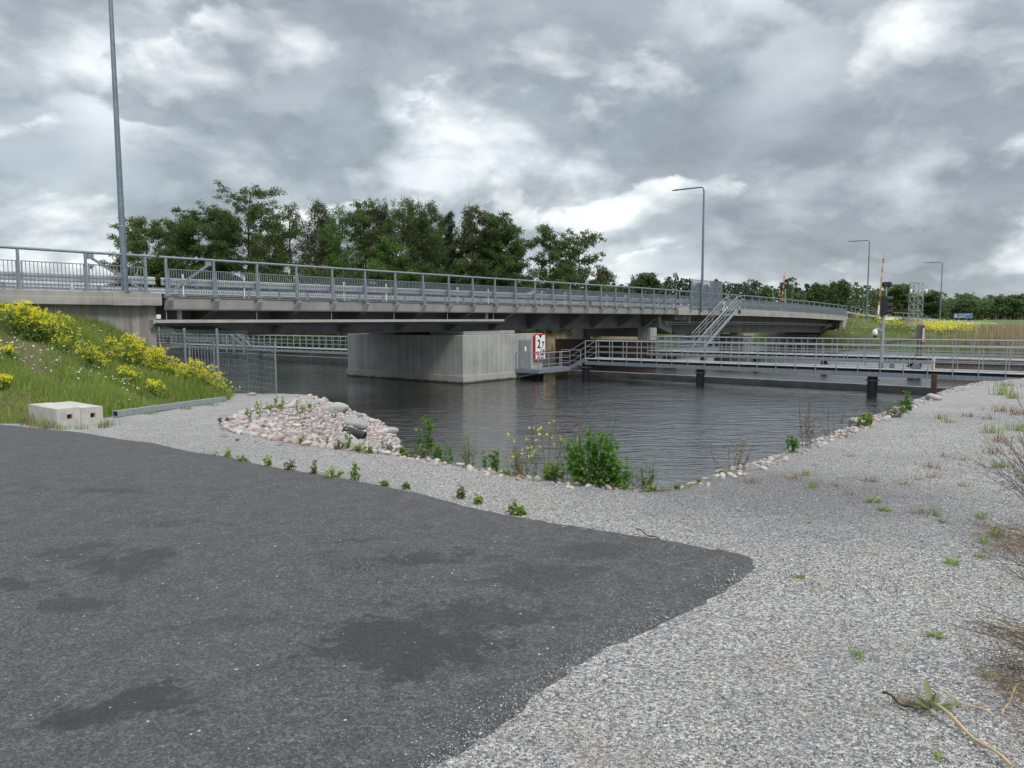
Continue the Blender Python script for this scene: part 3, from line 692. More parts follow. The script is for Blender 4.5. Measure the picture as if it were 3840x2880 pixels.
# ---- pier under the swing span
pr = thing('bridge_pier', 'big square ribbed concrete pier standing in the water under the bridge', 'bridge pier', B(21, 5, -2.5))
MB().bb(17.2, 24.9, 0, 10.9, -5, .78).build('pier_block', M['pier'], pr, bevel=.03)
MB().bb(17.14, 24.96, -.06, 10.96, -5, -1.62).build('plinth', M['plinth_wet'], pr, bevel=.02)
MB().bb(17.8, 22.6, .5, 3.4, .785, 1.0).bb(17.8, 22.6, 6.6, 9.4, .785, 1.0).build('bearing_slab', M['beam_concrete'], pr, bevel=.02)
dr = MB().bb(22.35, 23.6, -.05, -.002, -1.5, .40).build('door_frame', M['galv'], pr, bevel=.01)
dd = MB().bb(22.43, 23.52, -.075, -.053, -1.46, .34).build('door', M['plate'], dr, bevel=.006)
m = MB(); m.bb(22.9, 23.05, -.095, -.077, -.35, -.05); m.build('door_label', M['white'], dr)
m = MB(); m.bb(23.36, 23.44, -.11, -.077, -.42, -.22); m.build('handle', M['galv_light'], dr, bevel=.01)
# ---- clearance sign on the pier: 2,7 m
def text(name, body, mat, parent, loc, ex, up, size, thick=.004, align='CENTER', off=.0, sx=1.0):
    cu = bpy.data.curves.new(name, 'FONT'); cu.body = body; cu.size = size; cu.extrude = thick; cu.align_x = align; cu.align_y = 'CENTER'; cu.offset = off
    tmp = bpy.data.objects.new(name, cu); COL.objects.link(tmp); bpy.context.view_layer.update()
    me = bpy.data.meshes.new_from_object(tmp.evaluated_get(bpy.context.evaluated_depsgraph_get()))
    bpy.data.objects.remove(tmp); bpy.data.curves.remove(cu); me.materials.clear(); me.materials.append(mat)
    o = bpy.data.objects.new(name, me); COL.objects.link(o)
    ex = Vector(ex).normalized(); up = Vector(up).normalized(); nz = ex.cross(up)
    mtx = Matrix((ex * sx, up, nz)).transposed().to_4x4(); mtx.translation = Vector(loc) - ORG[parent.name]
    o.parent = parent; o.matrix_local = mtx; ORG[o.name] = ORG[parent.name]
    return o
sg = thing('clearance_sign', 'white and red headroom sign reading 2,7 m on the pier', 'sign', B(24.45, -.1, -1.3))
S0, S1 = 23.85, 25.05; oz = -.16
def sp(t0, t1, z0, z1, d, mat, name, bev=0): return MB().bb(t0, t1, oz - d, oz - d + .02 + (.03 if d == 0 else 0), z0, z1).build(name, mat, sg, bevel=bev)
sp(S0, S1, -1.02 + .0, .74, 0, M['red'], 'sign_board', .01)
sp(S0 + .1, S1 - .1, -.42, .66, .021, M['white'], 'upper_face')
sp(S0 + .1, S1 - .1, -.94, -.49, .021, M['white'], 'lower_face')
c = (S0 + S1) / 2
m = MB(); m.loft([[B(c - .2, oz - .026, .66), B(c + .2, oz - .026, .66), B(c, oz - .026, .44)], [B(c - .2, oz - .022, .66), B(c + .2, oz - .022, .66), B(c, oz - .022, .44)]]); m.build('arrow_mark', M['ink'], sg)
text('lettering', '2', M['ink'], sg, B(c - .17, oz - .028, .06), E, (0, 0, 1), .78, off=.022, sx=.85)
text('lettering', ',', M['ink'], sg, B(c + .07, oz - .028, -.12), E, (0, 0, 1), .62, off=.015)
text('lettering', '7', M['ink'], sg, B(c + .27, oz - .028, 0.0), E, (0, 0, 1), .58, off=.018, sx=.85)
text('lettering', 'm', M['ink'], sg, B(c + .34, oz - .028, -.33), E, (0, 0, 1), .24, off=.008)
text('lettering', 'Fri höjd', M['ink'], sg, B(c, oz - .028, -.61), E, (0, 0, 1), .27, off=.008)
text('lettering', 'vid mv', M['ink'], sg, B(c, oz - .028, -.83), E, (0, 0, 1), .27, off=.008)
m = MB()
for z in (.5, -.8): m.bb(S0 + .1, S0 + .2, oz + .05, -.002 if S0 < 24.8 else 0, z, z + .06)
m.build('fixing_bracket', M['galv'], sg)
# ---- walkways on the guide lines
def wrail(part_root, t, o0, o1, z, lo=-.36, sp=1.0, n0=0, side=-1, dirv=None, mat='galv_light'):
    m = MB()
    for h, r in ((1.15, .024), (.78, .014), (.42, .014)): m.tube([B(t, o0, z + h), B(t, o1, z + h)], r, 6)
    rl = m.build('railing', M[mat], part_root)
    k = int(abs(o1 - o0) / sp); proto = None
    for i in range(k + 1):
        o = o0 + (o1 - o0) * i / k
        if proto is None:
            proto = MB().bb(t - .014, t + .014, o - .018, o + .018, z + lo, z + 1.13).build('post', M[mat], rl)
        else:
            c = proto.copy(); COL.objects.link(c); c.parent = rl; c.location = N * (o - o0)
    return rl
DK = -.85
def walkway(root, t0, t1, o0, o1, z=DK):
    MB().bb(t0 + .02, t1 - .02, min(o0, o1), max(o0, o1), z - .04, z).bb(t0 + .2, t1 - .2, min(o0, o1), max(o0, o1), z - .34, z - .041).build('deck', M['deck_gapshade'], root)  # inset lower box is added in dark colour to paint the under-deck gap's shade
    m = MB()
    for t in (t0, t1): m.bb(t - .03, t + .03, min(o0, o1), max(o0, o1), z - .38, z - .16)
    k = int(abs(o1 - o0) / 2.0)
    for i in range(k + 1):
        o = o0 + (o1 - o0) * i / k; m.bb(t0, t1, o - .04, o + .04, z - .3, z - .17)
    m.build('side_beam', M['galv'], root)
    m = MB()
    for t in (t0 - .02, t1 + .02): m.bb(t - .008, t + .008, min(o0, o1), max(o0, o1), z - .01, z + .05)
    m.build('toe_board', M['toe'], root)
    wrail(root, t0 - .05, o0, o1, z); wrail(root, t1 + .05, o0, o1, z, lo=0)
W0, W1 = 25.45, 26.65
wk = thing('service_walkway', 'galvanised steel walkway with railings running from the pier across the basin', 'walkway', B(26, -3, WATER))
walkway(wk, W0, W1, -3.1, -36)
m = MB(); PZ = -1.5
m.bb(22.0, W1, -1.9, -.01, PZ - .14, PZ); m.bb(21.96, 22.0, -1.9, -.01, PZ - .18, PZ + .06); m.bb(22.0, W0, -1.94, -1.9, PZ - .18, PZ + .06)
m.build('platform', M['galv'], wk)
m = MB()
for t in (22.3, 24.3): m.bar(B(t, -1.6, PZ - .15), B(t, -.08, WATER + .1), .1, .1); m.bar(B(t, -.1, PZ - .12), B(t, -.1, WATER - .4), .12, .12)
m.build('support_bracket', M['galv'], wk)
for k in range(3):
    z = PZ + .17 * (k + 1); o = -1.95 - .3 * k
    tr = MB().bb(W0 + .06, W1 - .06, o - .3, o, z - .04, z).build('stair_tread', M['galv_light'], wk)
    MB().bb(W0 + .06, W1 - .06, o - .02, o + .03, z - .045, z + .006).build('nosing', M['yellow'] if k in (0, 2) else M['galv'], tr)
m = MB()
for t in (W0, W1): m.bar(B(t, -1.9, PZ + .02), B(t, -3.1, DK - .05), .05, .24)
m.build('stringer', M['galv'], wk)
def rail_poly(name, pts, root, hs=(1.1, .72, .36), r=(.026, .018, .018), posts=None, mat='galv_light'):
    m = MB()
    for h, q in zip(hs, r): m.tube([p + Vector((0, 0, h)) for p in pts], q, 6)
    for p in posts or pts: m.bar(p, p + Vector((0, 0, hs[0])), .045, .045)
    return m.build(name, M[mat], root)
rail_poly('platform_railing', [B(22.02, -.1, PZ), B(22.02, -1.88, PZ), B(25.42, -1.88, PZ)], wk, posts=[B(22.02, -.1, PZ), B(22.02, -1.88, PZ), B(23.1, -1.88, PZ), B(24.3, -1.88, PZ), B(25.42, -1.88, PZ)])
rail_poly('stair_railing', [B(25.42, -1.88, PZ), B(25.42, -3.1, DK)], wk, hs=(1.13, .75, .38))
rail_poly('stair_railing', [B(26.68, -.3, PZ), B(26.68, -1.88, PZ), B(26.68, -3.1, DK)], wk, hs=(1.13, .75, .38))
pcount = [0]
def pile(t, o, label, r=.24, ztop=-1.12, grp='black piles in the water'):
    p = thing('mooring_pile', label, 'pile', B(t, o, WATER - 2), grp)
    MB().tube([B(t, o, -5), B(t, o, WATER + .5), B(t, o, ztop)], r, 16).build('shaft', M['rubber'], p, smooth=False)
    MB().tube([B(t, o, WATER + .62), B(t, o, WATER + .66)], r + .1, 16).build('collar', M['galv'], p)
    MB().bb(t - .16, t + .16, o - .3, o + .3, ztop + .005, ztop + .02 + (0 if ztop < -1.2 else .0)).build('head_plate', M['galv'], p)
pile(26.05, -2.75, 'black pile holding the walkway beside the pier steps')
pile(26.05, -10.8, 'black pile in mid-water, nearest the pier of the two under the long walkway')
pile(26.05, -20.1, 'black pile under the walkway below the traffic signal')
pile(25.9, -27.5, 'black pile hidden behind the gravel bank at the walkway end')
m = MB(); m.bb(27.0, 27.4, -24.6, -.6, WATER - .25, WATER + .33)
for o in (-6, -15): m.bb(26.97, 27.0, o - .5, o + .5, WATER + .08, WATER + .3)
tag(m.build('floating_boom', M['boom'], loc=B(27.2, -12, WATER), bevel=.03), 'dark floating fender boom lying on the water along the long walkway', 'boom')
m = MB(); m.bb(24.9, 25.12, -23.1, -22.88, -5, -.98)
tag(m.build('timber_pile', M['brownwood'], loc=B(25, -23, WATER), bevel=.02), 'brown timber pile standing in the water in front of the boom', 'pile')
# the same guide line on the far side of the bridge
wl = thing('service_walkway', 'galvanised walkway seen under the bridge between the mesh fence and the pier', 'walkway', B(26, 12, WATER))
walkway(wl, W0, W1, 11.4, 62)
m = MB()
for o in (38.2, 40.2, 41.6): m.bb(25.2, 25.36, o - .07, o + .07, DK - .6, DK + 1.5)
for a in (0, 1.5): m.bar(B(25.3, 41.5 - a, DK + 1.45), B(25.3, 38.3 - a, DK + .05), .08, .12)
m.build('access_ladder', M['galv'], wl)
m = MB(); m.bb(27.0, 27.4, 11.2, 60, WATER - .25, WATER + .42)
tag(m.build('floating_boom', M['boom'], loc=B(27.2, 30, WATER), bevel=.03), 'dark floating fender boom under the walkway left of the pier', 'boom')
m = MB(); m.bb(26.75, 26.9, 42, 62, WATER + .46, DK - .32)
tag(m.build('timber_fender', M['brownwood'], loc=B(26.8, 50, WATER)), 'brown timber fender boards behind the mesh fence gate', 'fender')
pile(26.05, 15.5, 'black pile by the left face of the big pier'); pile(26.05, 36.5, 'black pile with ledge behind the mesh fence')
# second guide line across the channel
w2 = thing('service_walkway', 'galvanised walkway on the far side of the channel, behind the traffic signal', 'walkway', B(38.9, -3, WATER))
walkway(w2, 38.3, 39.5, -.5, -46)
MB().bb(39.6, 47.4, -2.6, -.6, DK - .25, DK + .02).build('landing', M['galv'], w2)
rail_poly('landing_railing', [B(39.7, -.65, DK), B(44.5, -.65, DK)], w2, hs=(1.15, .78, .42), posts=[B(39.7 + 1.2 * k, -.65, DK) for k in range(5)])
rail_poly('landing_railing', [B(39.7, -2.6, DK), B(47.3, -2.6, DK)], w2, hs=(1.15, .78, .42), posts=[B(39.7 + 1.26 * k, -2.6, DK) for k in range(7)])
MB().bb(40.0, 47, -2.2, -1.0, WATER - .5, DK - .26).build('landing_base', M['plinth'], w2)
m = MB(); k = 0
for o in np.arange(-46, -20.9, .26):
    m.bb(38.18, 38.25, o, o + .25, WATER - .4, DK - .02 - .02 * (k % 2)); k += 1
m.bb(38.12, 38.17, -46, -20.9, DK - .3, DK - .16)
tag(m.build('timber_fender', M['wood'], loc=B(38.2, -30, WATER)), 'grey weathered plank fender wall at the right edge behind the near railing', 'fender')
for o, s in ((-5, 'below the foot of the steel stair'), (-9.2, 'right of the stair foot, under the far walkway'), (-14, 'under the far walkway, left of the traffic signal'), (-19.4, 'at the end of the plank wall')):
    pile(38.9, o, 'dark pile ' + s, r=.2)
ps = thing('timber_post', 'weathered wooden post with red and white board and long brace', 'post', B(40, -19.6, WATER))
MB().bb(39.8, 40.1, -19.8, -19.45, -4, 1.25).build('post_shaft', M['wood'], ps, bevel=.02)
MB().bar(B(39.95, -19.4, .35), B(39.95, -13.2, -.95), .2, .2).build('brace', M['wood'], ps)
bd = MB().bb(39.72, 39.79, -19.98, -19.82, .05, 1.2).build('marker_board', M['white'], ps)
m = MB(); m.bb(39.70, 39.718, -19.98, -19.82, 1.06, 1.2); m.bb(39.70, 39.718, -19.98, -19.82, .05, .14); m.bb(39.70, 39.718, -19.99, -19.95, .17, 1.0); m.build('red_border', M['red'], bd)
# ---- channel traffic signal with camera
ts_ = thing('traffic_signal', 'channel traffic signal pole with dome camera on the near walkway', 'traffic signal', B(26.4, -20.4, DK))
bp = B(26.4, -20.4, 0)
MB().tube([bp + Vector((0, 0, DK)), bp + Vector((0, 0, 1.9))], .085, 12).build('pole', M['galv_light'], ts_)
MB().tube([bp + Vector((0, 0, DK + .01)), bp + Vector((0, 0, DK + .32))], .13, 12).build('foot', M['galv'], ts_)
fx = Vector((.93, -.37, 0)); fy = Vector((.37, .93, 0)); hc = bp + Vector((.02, 0, 2.28))
hd = MB().box(hc, fx * .11, fy * .17, (0, 0, .48)).box(hc - fx * .13, fx * .015, fy * .27, (0, 0, .56)).build('signal_head', M['black'], ts_, bevel=.02)
for k in (-1, 0, 1):
    cc = hc + fx * .12 + Vector((0, 0, .31 * k)); m = MB()
    ring = [(math.cos(a), math.sin(a)) for a in np.linspace(-.6, math.pi + .6, 13)]
    outer = [[cc + fy * x * .135 + Vector((0, 0, y * .135)) + fx * d for x, y in ring] for d in (0, .26)]
    for i in range(12): m.add([outer[0][i], outer[0][i + 1], outer[1][i + 1], outer[1][i]], [(0, 1, 2, 3)])
    vis = m.build('visor', M['black'], hd); s = vis.modifiers.new('s', 'SOLIDIFY'); s.thickness = .012
    MB().tube([cc, cc + fx * .02], .115, 14).build('lens', M['lens'], hd)
MB().bar(bp + Vector((0, 0, 1.62)), bp + Vector((.5, -.1, 1.62)), .1, .12).build('bracket_box', M['white'], ts_, bevel=.02)
cm = MB().tube([bp + Vector((0, 0, 1.0)), bp + Vector((-.32, 0, 1.14)), bp + Vector((-.38, 0, 1.1))], .045, 8).build('camera_arm', M['galv_light'], ts_)
c0 = bp + Vector((-.38, 0, 0))
MB().tube([c0 + Vector((0, 0, z)) for z in (1.1, 1.08, 1.02, .86, .8)], [.03, .08, .12, .12, .09], 16).build('camera_housing', M['white'], cm, smooth=True)
MB().tube([c0 + Vector((0, 0, z)) for z in (.81, .75, .70, .685)], [.085, .08, .05, .02], 14).build('camera_dome', M['black'], cm, smooth=True)
m = MB(); q = B(26.1, -20.95, 0); m.box(q + Vector((0, 0, DK + .16)), fx * .11, fy * .08, (0, 0, .16))
tag(m.build('cable_cabinet', M['plate'], loc=q + Vector((0, 0, DK)), bevel=.02), 'small dark grey cable box on the walkway deck beside the traffic signal', 'cabinet')
q = B(26.2, -22.0, 0); m = MB()
m.loft([[q + fx * x + fy * d + Vector((0, 0, DK + z)) for x, z in ((-.2, .02), (-.19, .13), (-.05, .32), (.06, .32), (.19, .1), (.2, .02))] for d in (-.14, .14)])
tag(m.build('ventilation_hood', M['plate'], loc=q + Vector((0, 0, DK)), bevel=.02), 'dark hooded steel box on the near walkway right of the wooden post', 'cabinet')
q = B(26.3, -22.75, DK); sp_ = thing('hose_stand', 'pale hose hung on a short white-topped stand by the plank wall', 'hose stand', q)
MB().tube([q, q + Vector((0, 0, .62))], .03, 8).build('stand', M['white'], sp_)
MB().tube([q + Vector((0, 0, .6)), q + Vector((-.11, -.02, .52)), q + Vector((-.15, 0, .33)), q + Vector((-.09, -.03, .08)), q + Vector((-.02, -.05, .0))], .03, 8).build('hose', M['straw'], sp_, smooth=True)
# ---- rest pier, fixed span, support pier, far abutment
rp = thing('rest_pier', 'concrete column pier at the far end of the steel span beside the channel', 'bridge pier', B(42, 4, -3))
for o in (.8, 7.6): MB().bb(41.1, 42.2, o, o + 1.25, -4, .98).build('column', M['pier'], rp, bevel=.04)
MB().bb(41.25, 42.1, 2.06, 7.59, .2, .97).build('cap_beam', M['girder'], rp)
MB().bb(40.4, 43.6, .3, 9.4, -5, -.9).build('footing', M['dark_concrete'], rp, bevel=.03)
MB().bb(39.6, 40.35, -.2, 9.7, -4, -.04).build('fender_wall', M['brownwood'], rp, bevel=.02)
fs = thing('fixed_span', 'concrete fixed span with curving edge beam from the steel stair to the far bank', 'bridge span', B(70, 4, 0))
T = [44.5 + k * (97.5 - 44.5) / 14 for k in range(15)]
MB().prof([(-.05, 2.08), (.45, 2.08), (.45, 2.73), (-.05, 2.73)], T, drop).build('edge_beam', M['beam_concrete'], fs)
MB().prof([(9.2, 2.08), (9.7, 2.08), (9.7, 2.73), (9.2, 2.73)], T, drop).build('edge_beam', M['beam_concrete'], fs)
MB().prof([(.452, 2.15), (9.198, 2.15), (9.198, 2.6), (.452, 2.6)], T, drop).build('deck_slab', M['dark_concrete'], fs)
for o in (2.0, 6.4):
    m = MB(); rings = []
    for t in T:
        b = .3 + drop(t) if t > 48.2 else .3 + (48.2 - t) * .28 + drop(t)
        rings.append([B(t, o, b), B(t, o + 1.1, b), B(t, o + 1.25, 2.148 + drop(t)), B(t, o - .15, 2.148 + drop(t))])
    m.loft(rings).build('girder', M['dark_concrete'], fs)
for o in (1.2,):
    MB().tube([B(t, o, 1.42 + drop(t)) for t in T[:-1]], .075, 8).build('service_pipe', M['span_light'], fs)
    MB().tube([B(t, o, 1.22 + drop(t)) for t in T[:-1]], .05, 8).build('service_pipe', M['span'], fs)
MB().tube([B(48.3, .8, 1.3), B(48.3, .8, 2.2)], .11, 12).build('drain_pipe', M['span_light'], fs)
m = MB(); m.loft([[B(t, o, z) for t, z in ((44.9, 1.62), (47.4, 1.62), (47.4, 2.1), (44.9, 2.1))] for o in (.5, 2.0)]); m.build('end_block', M['dark_concrete'], fs)
m = MB(); m.loft([[B(44.55, o, z) for o, z in ((1.8, .95), (1.8, 2.14), (8, 2.14), (8, .95))], [B(46.9, o, z) for o, z in ((1.8, .32), (1.8, 2.14), (8, 2.14), (8, .32))]]); m.build('haunch', M['plinth'], fs)
railing(fs, [44.9 + 2.08 * k for k in range(26)], .08, 2.74, top=1.42, pan=(.04, 1.0), gap=(4,))
wbeam(fs, 44.5, 98, .34, 3.12, step=3); wbeam(fs, 44.5, 98, 9.0, 3.12, posts=[46 + 4 * k for k in range(13)], flip=-1, step=3)
sp2 = thing('support_pier', 'wide concrete pier with graffiti in the water under the fixed span', 'bridge pier', B(63, 4, -3))
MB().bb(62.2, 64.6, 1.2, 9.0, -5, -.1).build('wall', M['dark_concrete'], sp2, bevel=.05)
MB().bb(62.0, 64.8, 1.0, 9.2, -.098, .06).bb(62.9, 63.9, 2.1, 3.0, .062, .3).bb(62.9, 63.9, 6.5, 7.4, .062, .3).build('bearing_ledge', M['plinth'], sp2, bevel=.03)
m = MB(); gp = [(62.5, -.9), (62.6, -.55), (62.75, -.6), (62.7, -.85), (62.95, -.6), (63.0, -.9), (63.1, -.6), (63.2, -.85), (63.35, -.6), (63.35, -.9)]
for a, b in zip(gp[:-1], gp[1:]): m.bar(B(a[0], 1.19, a[1]), B(b[0], 1.19, b[1]), .015, .05)
m.build('graffiti', M['ink'], sp2)
fa = thing('far_abutment', 'concrete abutment with slanted wing wall on the far grassy bank', 'bridge abutment', B(97, 4, -2))
MB().bb(95.9, 97.4, .6, 9.4, -4, 2.05 - .62).build('front_wall', M['concrete'], fa)
MB().bb(91.5, 95.88, .5, 9.4, -4, -.4).bb(93.6, 95.88, 1.2, 9.0, -.398, .1).build('bearing_bench', M['plinth'], fa, bevel=.03)
m = MB(); m.loft([[B(t, o, z) for t, z in ((95.0, -2.5), (98.2, -2.2), (103.0, 1.3), (103.5, 2.05 - .62), (95.0, 2.05 - .62))] for o in (-.04, .45)]); m.build('wing_wall', M['beam_concrete'], fa)
MB().tube([B(95.3, .9, -.1), B(95.6, .9, 1.3), B(95.7, 1.1, 1.4)], .1, 8).build('drain_pipe', M['span_light'], fa)
m = MB(); m.loft([[B(t, o, z) for t, z in ((91.0, .25), (91.6, .25), (95.85, 1.4), (95.85, .7))] for o in (1.6, 2.4)]); m.build('haunch', M['plinth'], fa)
# ---- steel stair from the far walkway up to the fixed span
st = thing('steel_stair', 'steep galvanised steel stair climbing to the bridge deck beside the lamp post', 'stair', B(46, -1, DK))
A0, A1 = Vector((46.0, DK, 0)), Vector((53.4, 2.5, 0))
def SP(f, o, h=0): return B(46.0 + 7.2 * f, o, DK + .02 + f * (2.55 - DK) + h)
for o in (-1.75, -.65): MB().bar(SP(0, o), SP(1, o), .06, .26).build('stringer', M['galv_light'], st)
m = MB()
for k in range(1, 17): f = k / 17; p = SP(f, -1.2); m.box(p, E * .14, N * .52, (0, 0, .02))
m.build('treads', M['galv'], st)
for o in (-1.78, -.62):
    m = MB()
    for h, r in ((1.25, .03), (.9, .022), (.55, .022)): m.tube([SP(0, o, h), SP(1, o, h)] + ([SP(1, o, h) + E * .9] if h != .55 else []), r, 6)
    for k in range(6): m.bar(SP(k / 5, o, .05), SP(k / 5, o, 1.25), .045, .045)
    m.bar(SP(1, o, 0) + E * .9, SP(1, o, 1.25) + E * .9, .045, .045)
    m.build('handrail', M['galv_light'], st)
MB().box(SP(1, -1.2) + E * .5, E * .5, N * .6, (0, 0, .05)).box(SP(1, -1.6, -.2) + E * 1.0, E * .12, N * .12, (0, 0, .2)).box(SP(1, -.7, -.25) + E * .4, E * .12, N * .6, (0, 0, .15)).build('top_landing', M['galv'], st)
# ---- screen beside the lamp
pn = thing('privacy_screen', 'tall grey slatted steel screen rising above the bridge railing', 'screen', B(50, -.2, 2.7))
m = MB()
for t in (46.7, 50.6, 51.2, 53.2): m.bb(t - .04, t + .04, -.22, -.14, 2.3, 5.28)
for z in (2.75, 5.22): m.bb(46.7, 53.2, -.21, -.15, z - .03, z + .03)
m.build('frame', M['galv'], pn)
m = MB()
for t in np.arange(46.82, 53.15, .115): m.bb(t - .018, t + .018, -.185, -.170, 2.79, 5.18)
m.build('slats', M['galv'], pn)
# ---- marker posts on the deck
proto = thing('marker_post', 'slim white marker post standing between the lanes on the bridge', 'marker post', B(2.96, 4.6, 2.6), 'white marker posts along the bridge deck')
MB().tube([B(2.96, 4.6, 2.6), B(2.96, 4.6, 3.72)], .038, 8).build('post_shaft', M['white'], proto)
MB().tube([B(2.96, 4.6, 3.725), B(2.96, 4.6, 3.86)], .055, 8).build('cap', M['white'], proto)
MB().tube([B(2.96, 4.6, 3.5), B(2.96, 4.6, 3.62)], .041, 8).build('band', M['plate'], proto)
for k in range(1, 30):
    c = copy_tree(proto); t = 2.96 + 3.1 * k; c.location = B(t, 4.6, 2.6 + drop(t))
# ---- street lamps
def lamp(p, H, label, r0=.115, arm=2.9, first=[None]):
    a = N
    t = thing('street_lamp', label, 'street lamp', p, 'street lamps along the bridge road')
    z = Vector((0, 0, 1))
    pl = MB().tube([p, p + z * 2.5, p + z * 2.52, p + z * (H - .4)], [r0, r0 * .96, r0 * .9, r0 * .55], 12).build('pole', M['galv_pole'], t, smooth=False)
    MB().tube([p, p + z * .03], r0 + .1, 12).build('base_plate', M['galv'], t)
    MB().tube([p + z * (H - .42), p + z * (H - .12) + a * .05, p + z * (H - .02) + a * .2, p + z * H + a * .5, p + z * (H + .02) + a * (arm - .6)], r0 * .5, 8).build('arm', M['galv_pole'], t, smooth=True)
    q = p + z * (H + .02) + a * (arm - .62); m = MB()
    s = E
    m.loft([[q + s * .05 + z * .05, q - s * .05 + z * .05, q - s * .05 - z * .03, q + s * .05 - z * .03], [q + a * .25 + s * .16 + z * .06, q + a * .25 - s * .16 + z * .06, q + a * .25 - s * .16 - z * .04, q + a * .25 + s * .16 - z * .04],
            [q + a * .85 + s * .12 + z * .02, q + a * .85 - s * .12 + z * .02, q + a * .85 - s * .12 - z * .03, q + a * .85 + s * .12 - z * .03]]); m.build('lamp_head', M['galv_pole'], t)
    return t
lamp(B(-1.52, .1, 2.785), 12.4, 'tall dark grey lamp post in front of the bridge railing above the abutment', .125)
lamp(B(48.6, -.3, 2.3), 11.3, 'lamp post beside the slatted screen and steel stair', .13)
q = atY(3250, 1190, 110); lamp(Vector((q.x, q.y, 1.3)), 12.2, 'lamp post on the far bank just left of the raised barrier boom', .13)
q = atY(3524, 1205, 137); lamp(Vector((q.x, q.y, .3)), 12.0, 'lamp post farthest to the right, standing before the green field', .13)
# ---- barrier booms (raised) and their warning lights
def barrier(p, H, label, tilt, grp=None):
    b = thing('barrier_gate', label, 'barrier', p, 'raised bridge barriers')
    z = Vector((0, 0, 1)); d = (z + Vector((tilt, 0, 0))).normalized()
    MB().box(p + z * .55, (.28, 0, 0), (0, .25, 0), (0, 0, .55)).build('machine_box', M['plate'], b, bevel=.03)
    MB().bar(p + z * .6, p + z * .6 + d * H * .18, .2, .18, up=(0, 1, 0)).build('boom_root', M['white'], b)
    L0 = H * .18; k = 0; seg = H * .82 / 11
    for i in range(11):
        a = p + z * .6 + d * (L0 + seg * i); e = p + z * .6 + d * (L0 + seg * (i + 1)); m = MB()
        wd = .075 * (1 - i * .03)
        for s in (-1, 1): m.bar(a + Vector((s * wd, 0, 0)), e + Vector((s * wd, 0, 0)), .05, .06, up=(0, 1, 0))
        m.bar(a, a + d * .12, wd * 2, .05, up=(0, 1, 0))
        if i == 1: m.bar(a, e, .17, .06, up=(0, 1, 0))
        m.build('boom_section', M['darkred' if i % 2 else 'yellow'], b)
    return b
q = atY(3292, 1190, 112); barrier(Vector((q.x, q.y, 1.35)), 9.8, 'tall raised red and yellow barrier boom on the far bank', .055)
q = B(98.5, 9.9, 1.85); barrier(q, 6.4, 'shorter raised red and yellow barrier boom beyond the far bridge railing', .05)
def wsig(p, H, label):
    b = thing('warning_light', label, 'warning light', p, 'oval road warning lights'); z = Vector((0, 0, 1))
    MB().tube([p, p + z * H], .09, 8).build('pole', M['galv_light'], b)
    c = p + z * (H + .35); ring = [(math.cos(a) * .42 + math.copysign(.42, math.cos(a)), math.sin(a) * .42) for a in np.linspace(0, 2 * math.pi, 25)[:-1]]
    MB().loft([[c + Vector((x, d, y)) for x, y in ring] for d in (-.06, .06)]).build('backboard', M['black'], b)
    for s in (-.4, .4): MB().tube([c + Vector((s, -.2, 0)), c + Vector((s, -.065, 0))], .2, 12).build('lens', M['lens'], b)
q = atY(3320, 1195, 112); wsig(Vector((q.x, q.y, 1.3)), 5.3, 'black oval warning light right of the tall barrier boom')
wsig(B(100.6, 10.1, 1.8), 4.6, 'black oval warning light beyond the far bridge railing beside the shorter boom')
# ---- lattice mast
q = FG(3430, 1240, 140); LM = thing('lattice_mast', 'open galvanised lattice mast with two round cameras on the far grass slope', 'mast', q); z = Vector((0, 0, 1))
Hm = 177 / 2700 * q.y; m = MB(); s = .58
cs_ = [Vector((-s, -s, 0)), Vector((s, -s, 0)), Vector((s, s, 0)), Vector((-s, s, 0))]
for c in cs_: m.bar(q + c * 1.15, q + c + z * Hm, .075, .075)
m.build('legs', M['galv_light'], LM); m = MB(); nb = 6
for i in range(nb):
    for a, b in ((0, 1), (1, 2), (2, 3), (3, 0)):
        m.bar(q + cs_[a] * 1.08 + z * Hm * i / nb, q + cs_[b] * 1.04 + z * Hm * (i + 1) / nb, .03, .03); m.bar(q + cs_[b] * 1.08 + z * Hm * i / nb, q + cs_[a] * 1.04 + z * Hm * (i + 1) / nb, .03, .03)
for a, b in ((0, 1), (1, 2), (2, 3), (3, 0)): m.bar(q + cs_[a] + z * Hm, q + cs_[b] + z * Hm, .08, .08); m.bar(q + cs_[a] * 1.1 + z * Hm * .42, q + cs_[b] * 1.1 + z * Hm * .42, .08, .08)
m.build('bracing', M['galv_light'], LM)
for sx in (-1, 1):
    c = q + Vector((sx * (s + .45), -s, Hm - 1.2))
    ca = MB().tube([q + Vector((sx * s, -s, Hm - .4)), q + Vector((sx * (s + .45), -s, Hm - .4)), c + z * .3], .05, 6).build('camera_arm', M['galv_light'], LM)
    MB().tube([c + z * h for h in (.35, .3, 0, -.2, -.3)], [.04, .13, .16, .12, .04], 12).build('camera', M['white'], ca, smooth=True)
q2 = FG(3398, 1225, 140); m = MB(); m.box(q2 + z * .75, (.5, 0, 0), (0, .3, 0), (0, 0, .75))
tag(m.build('control_cabinet', M['plate'], loc=q2, bevel=.03), 'grey control cabinet standing left of the lattice mast', 'cabinet')
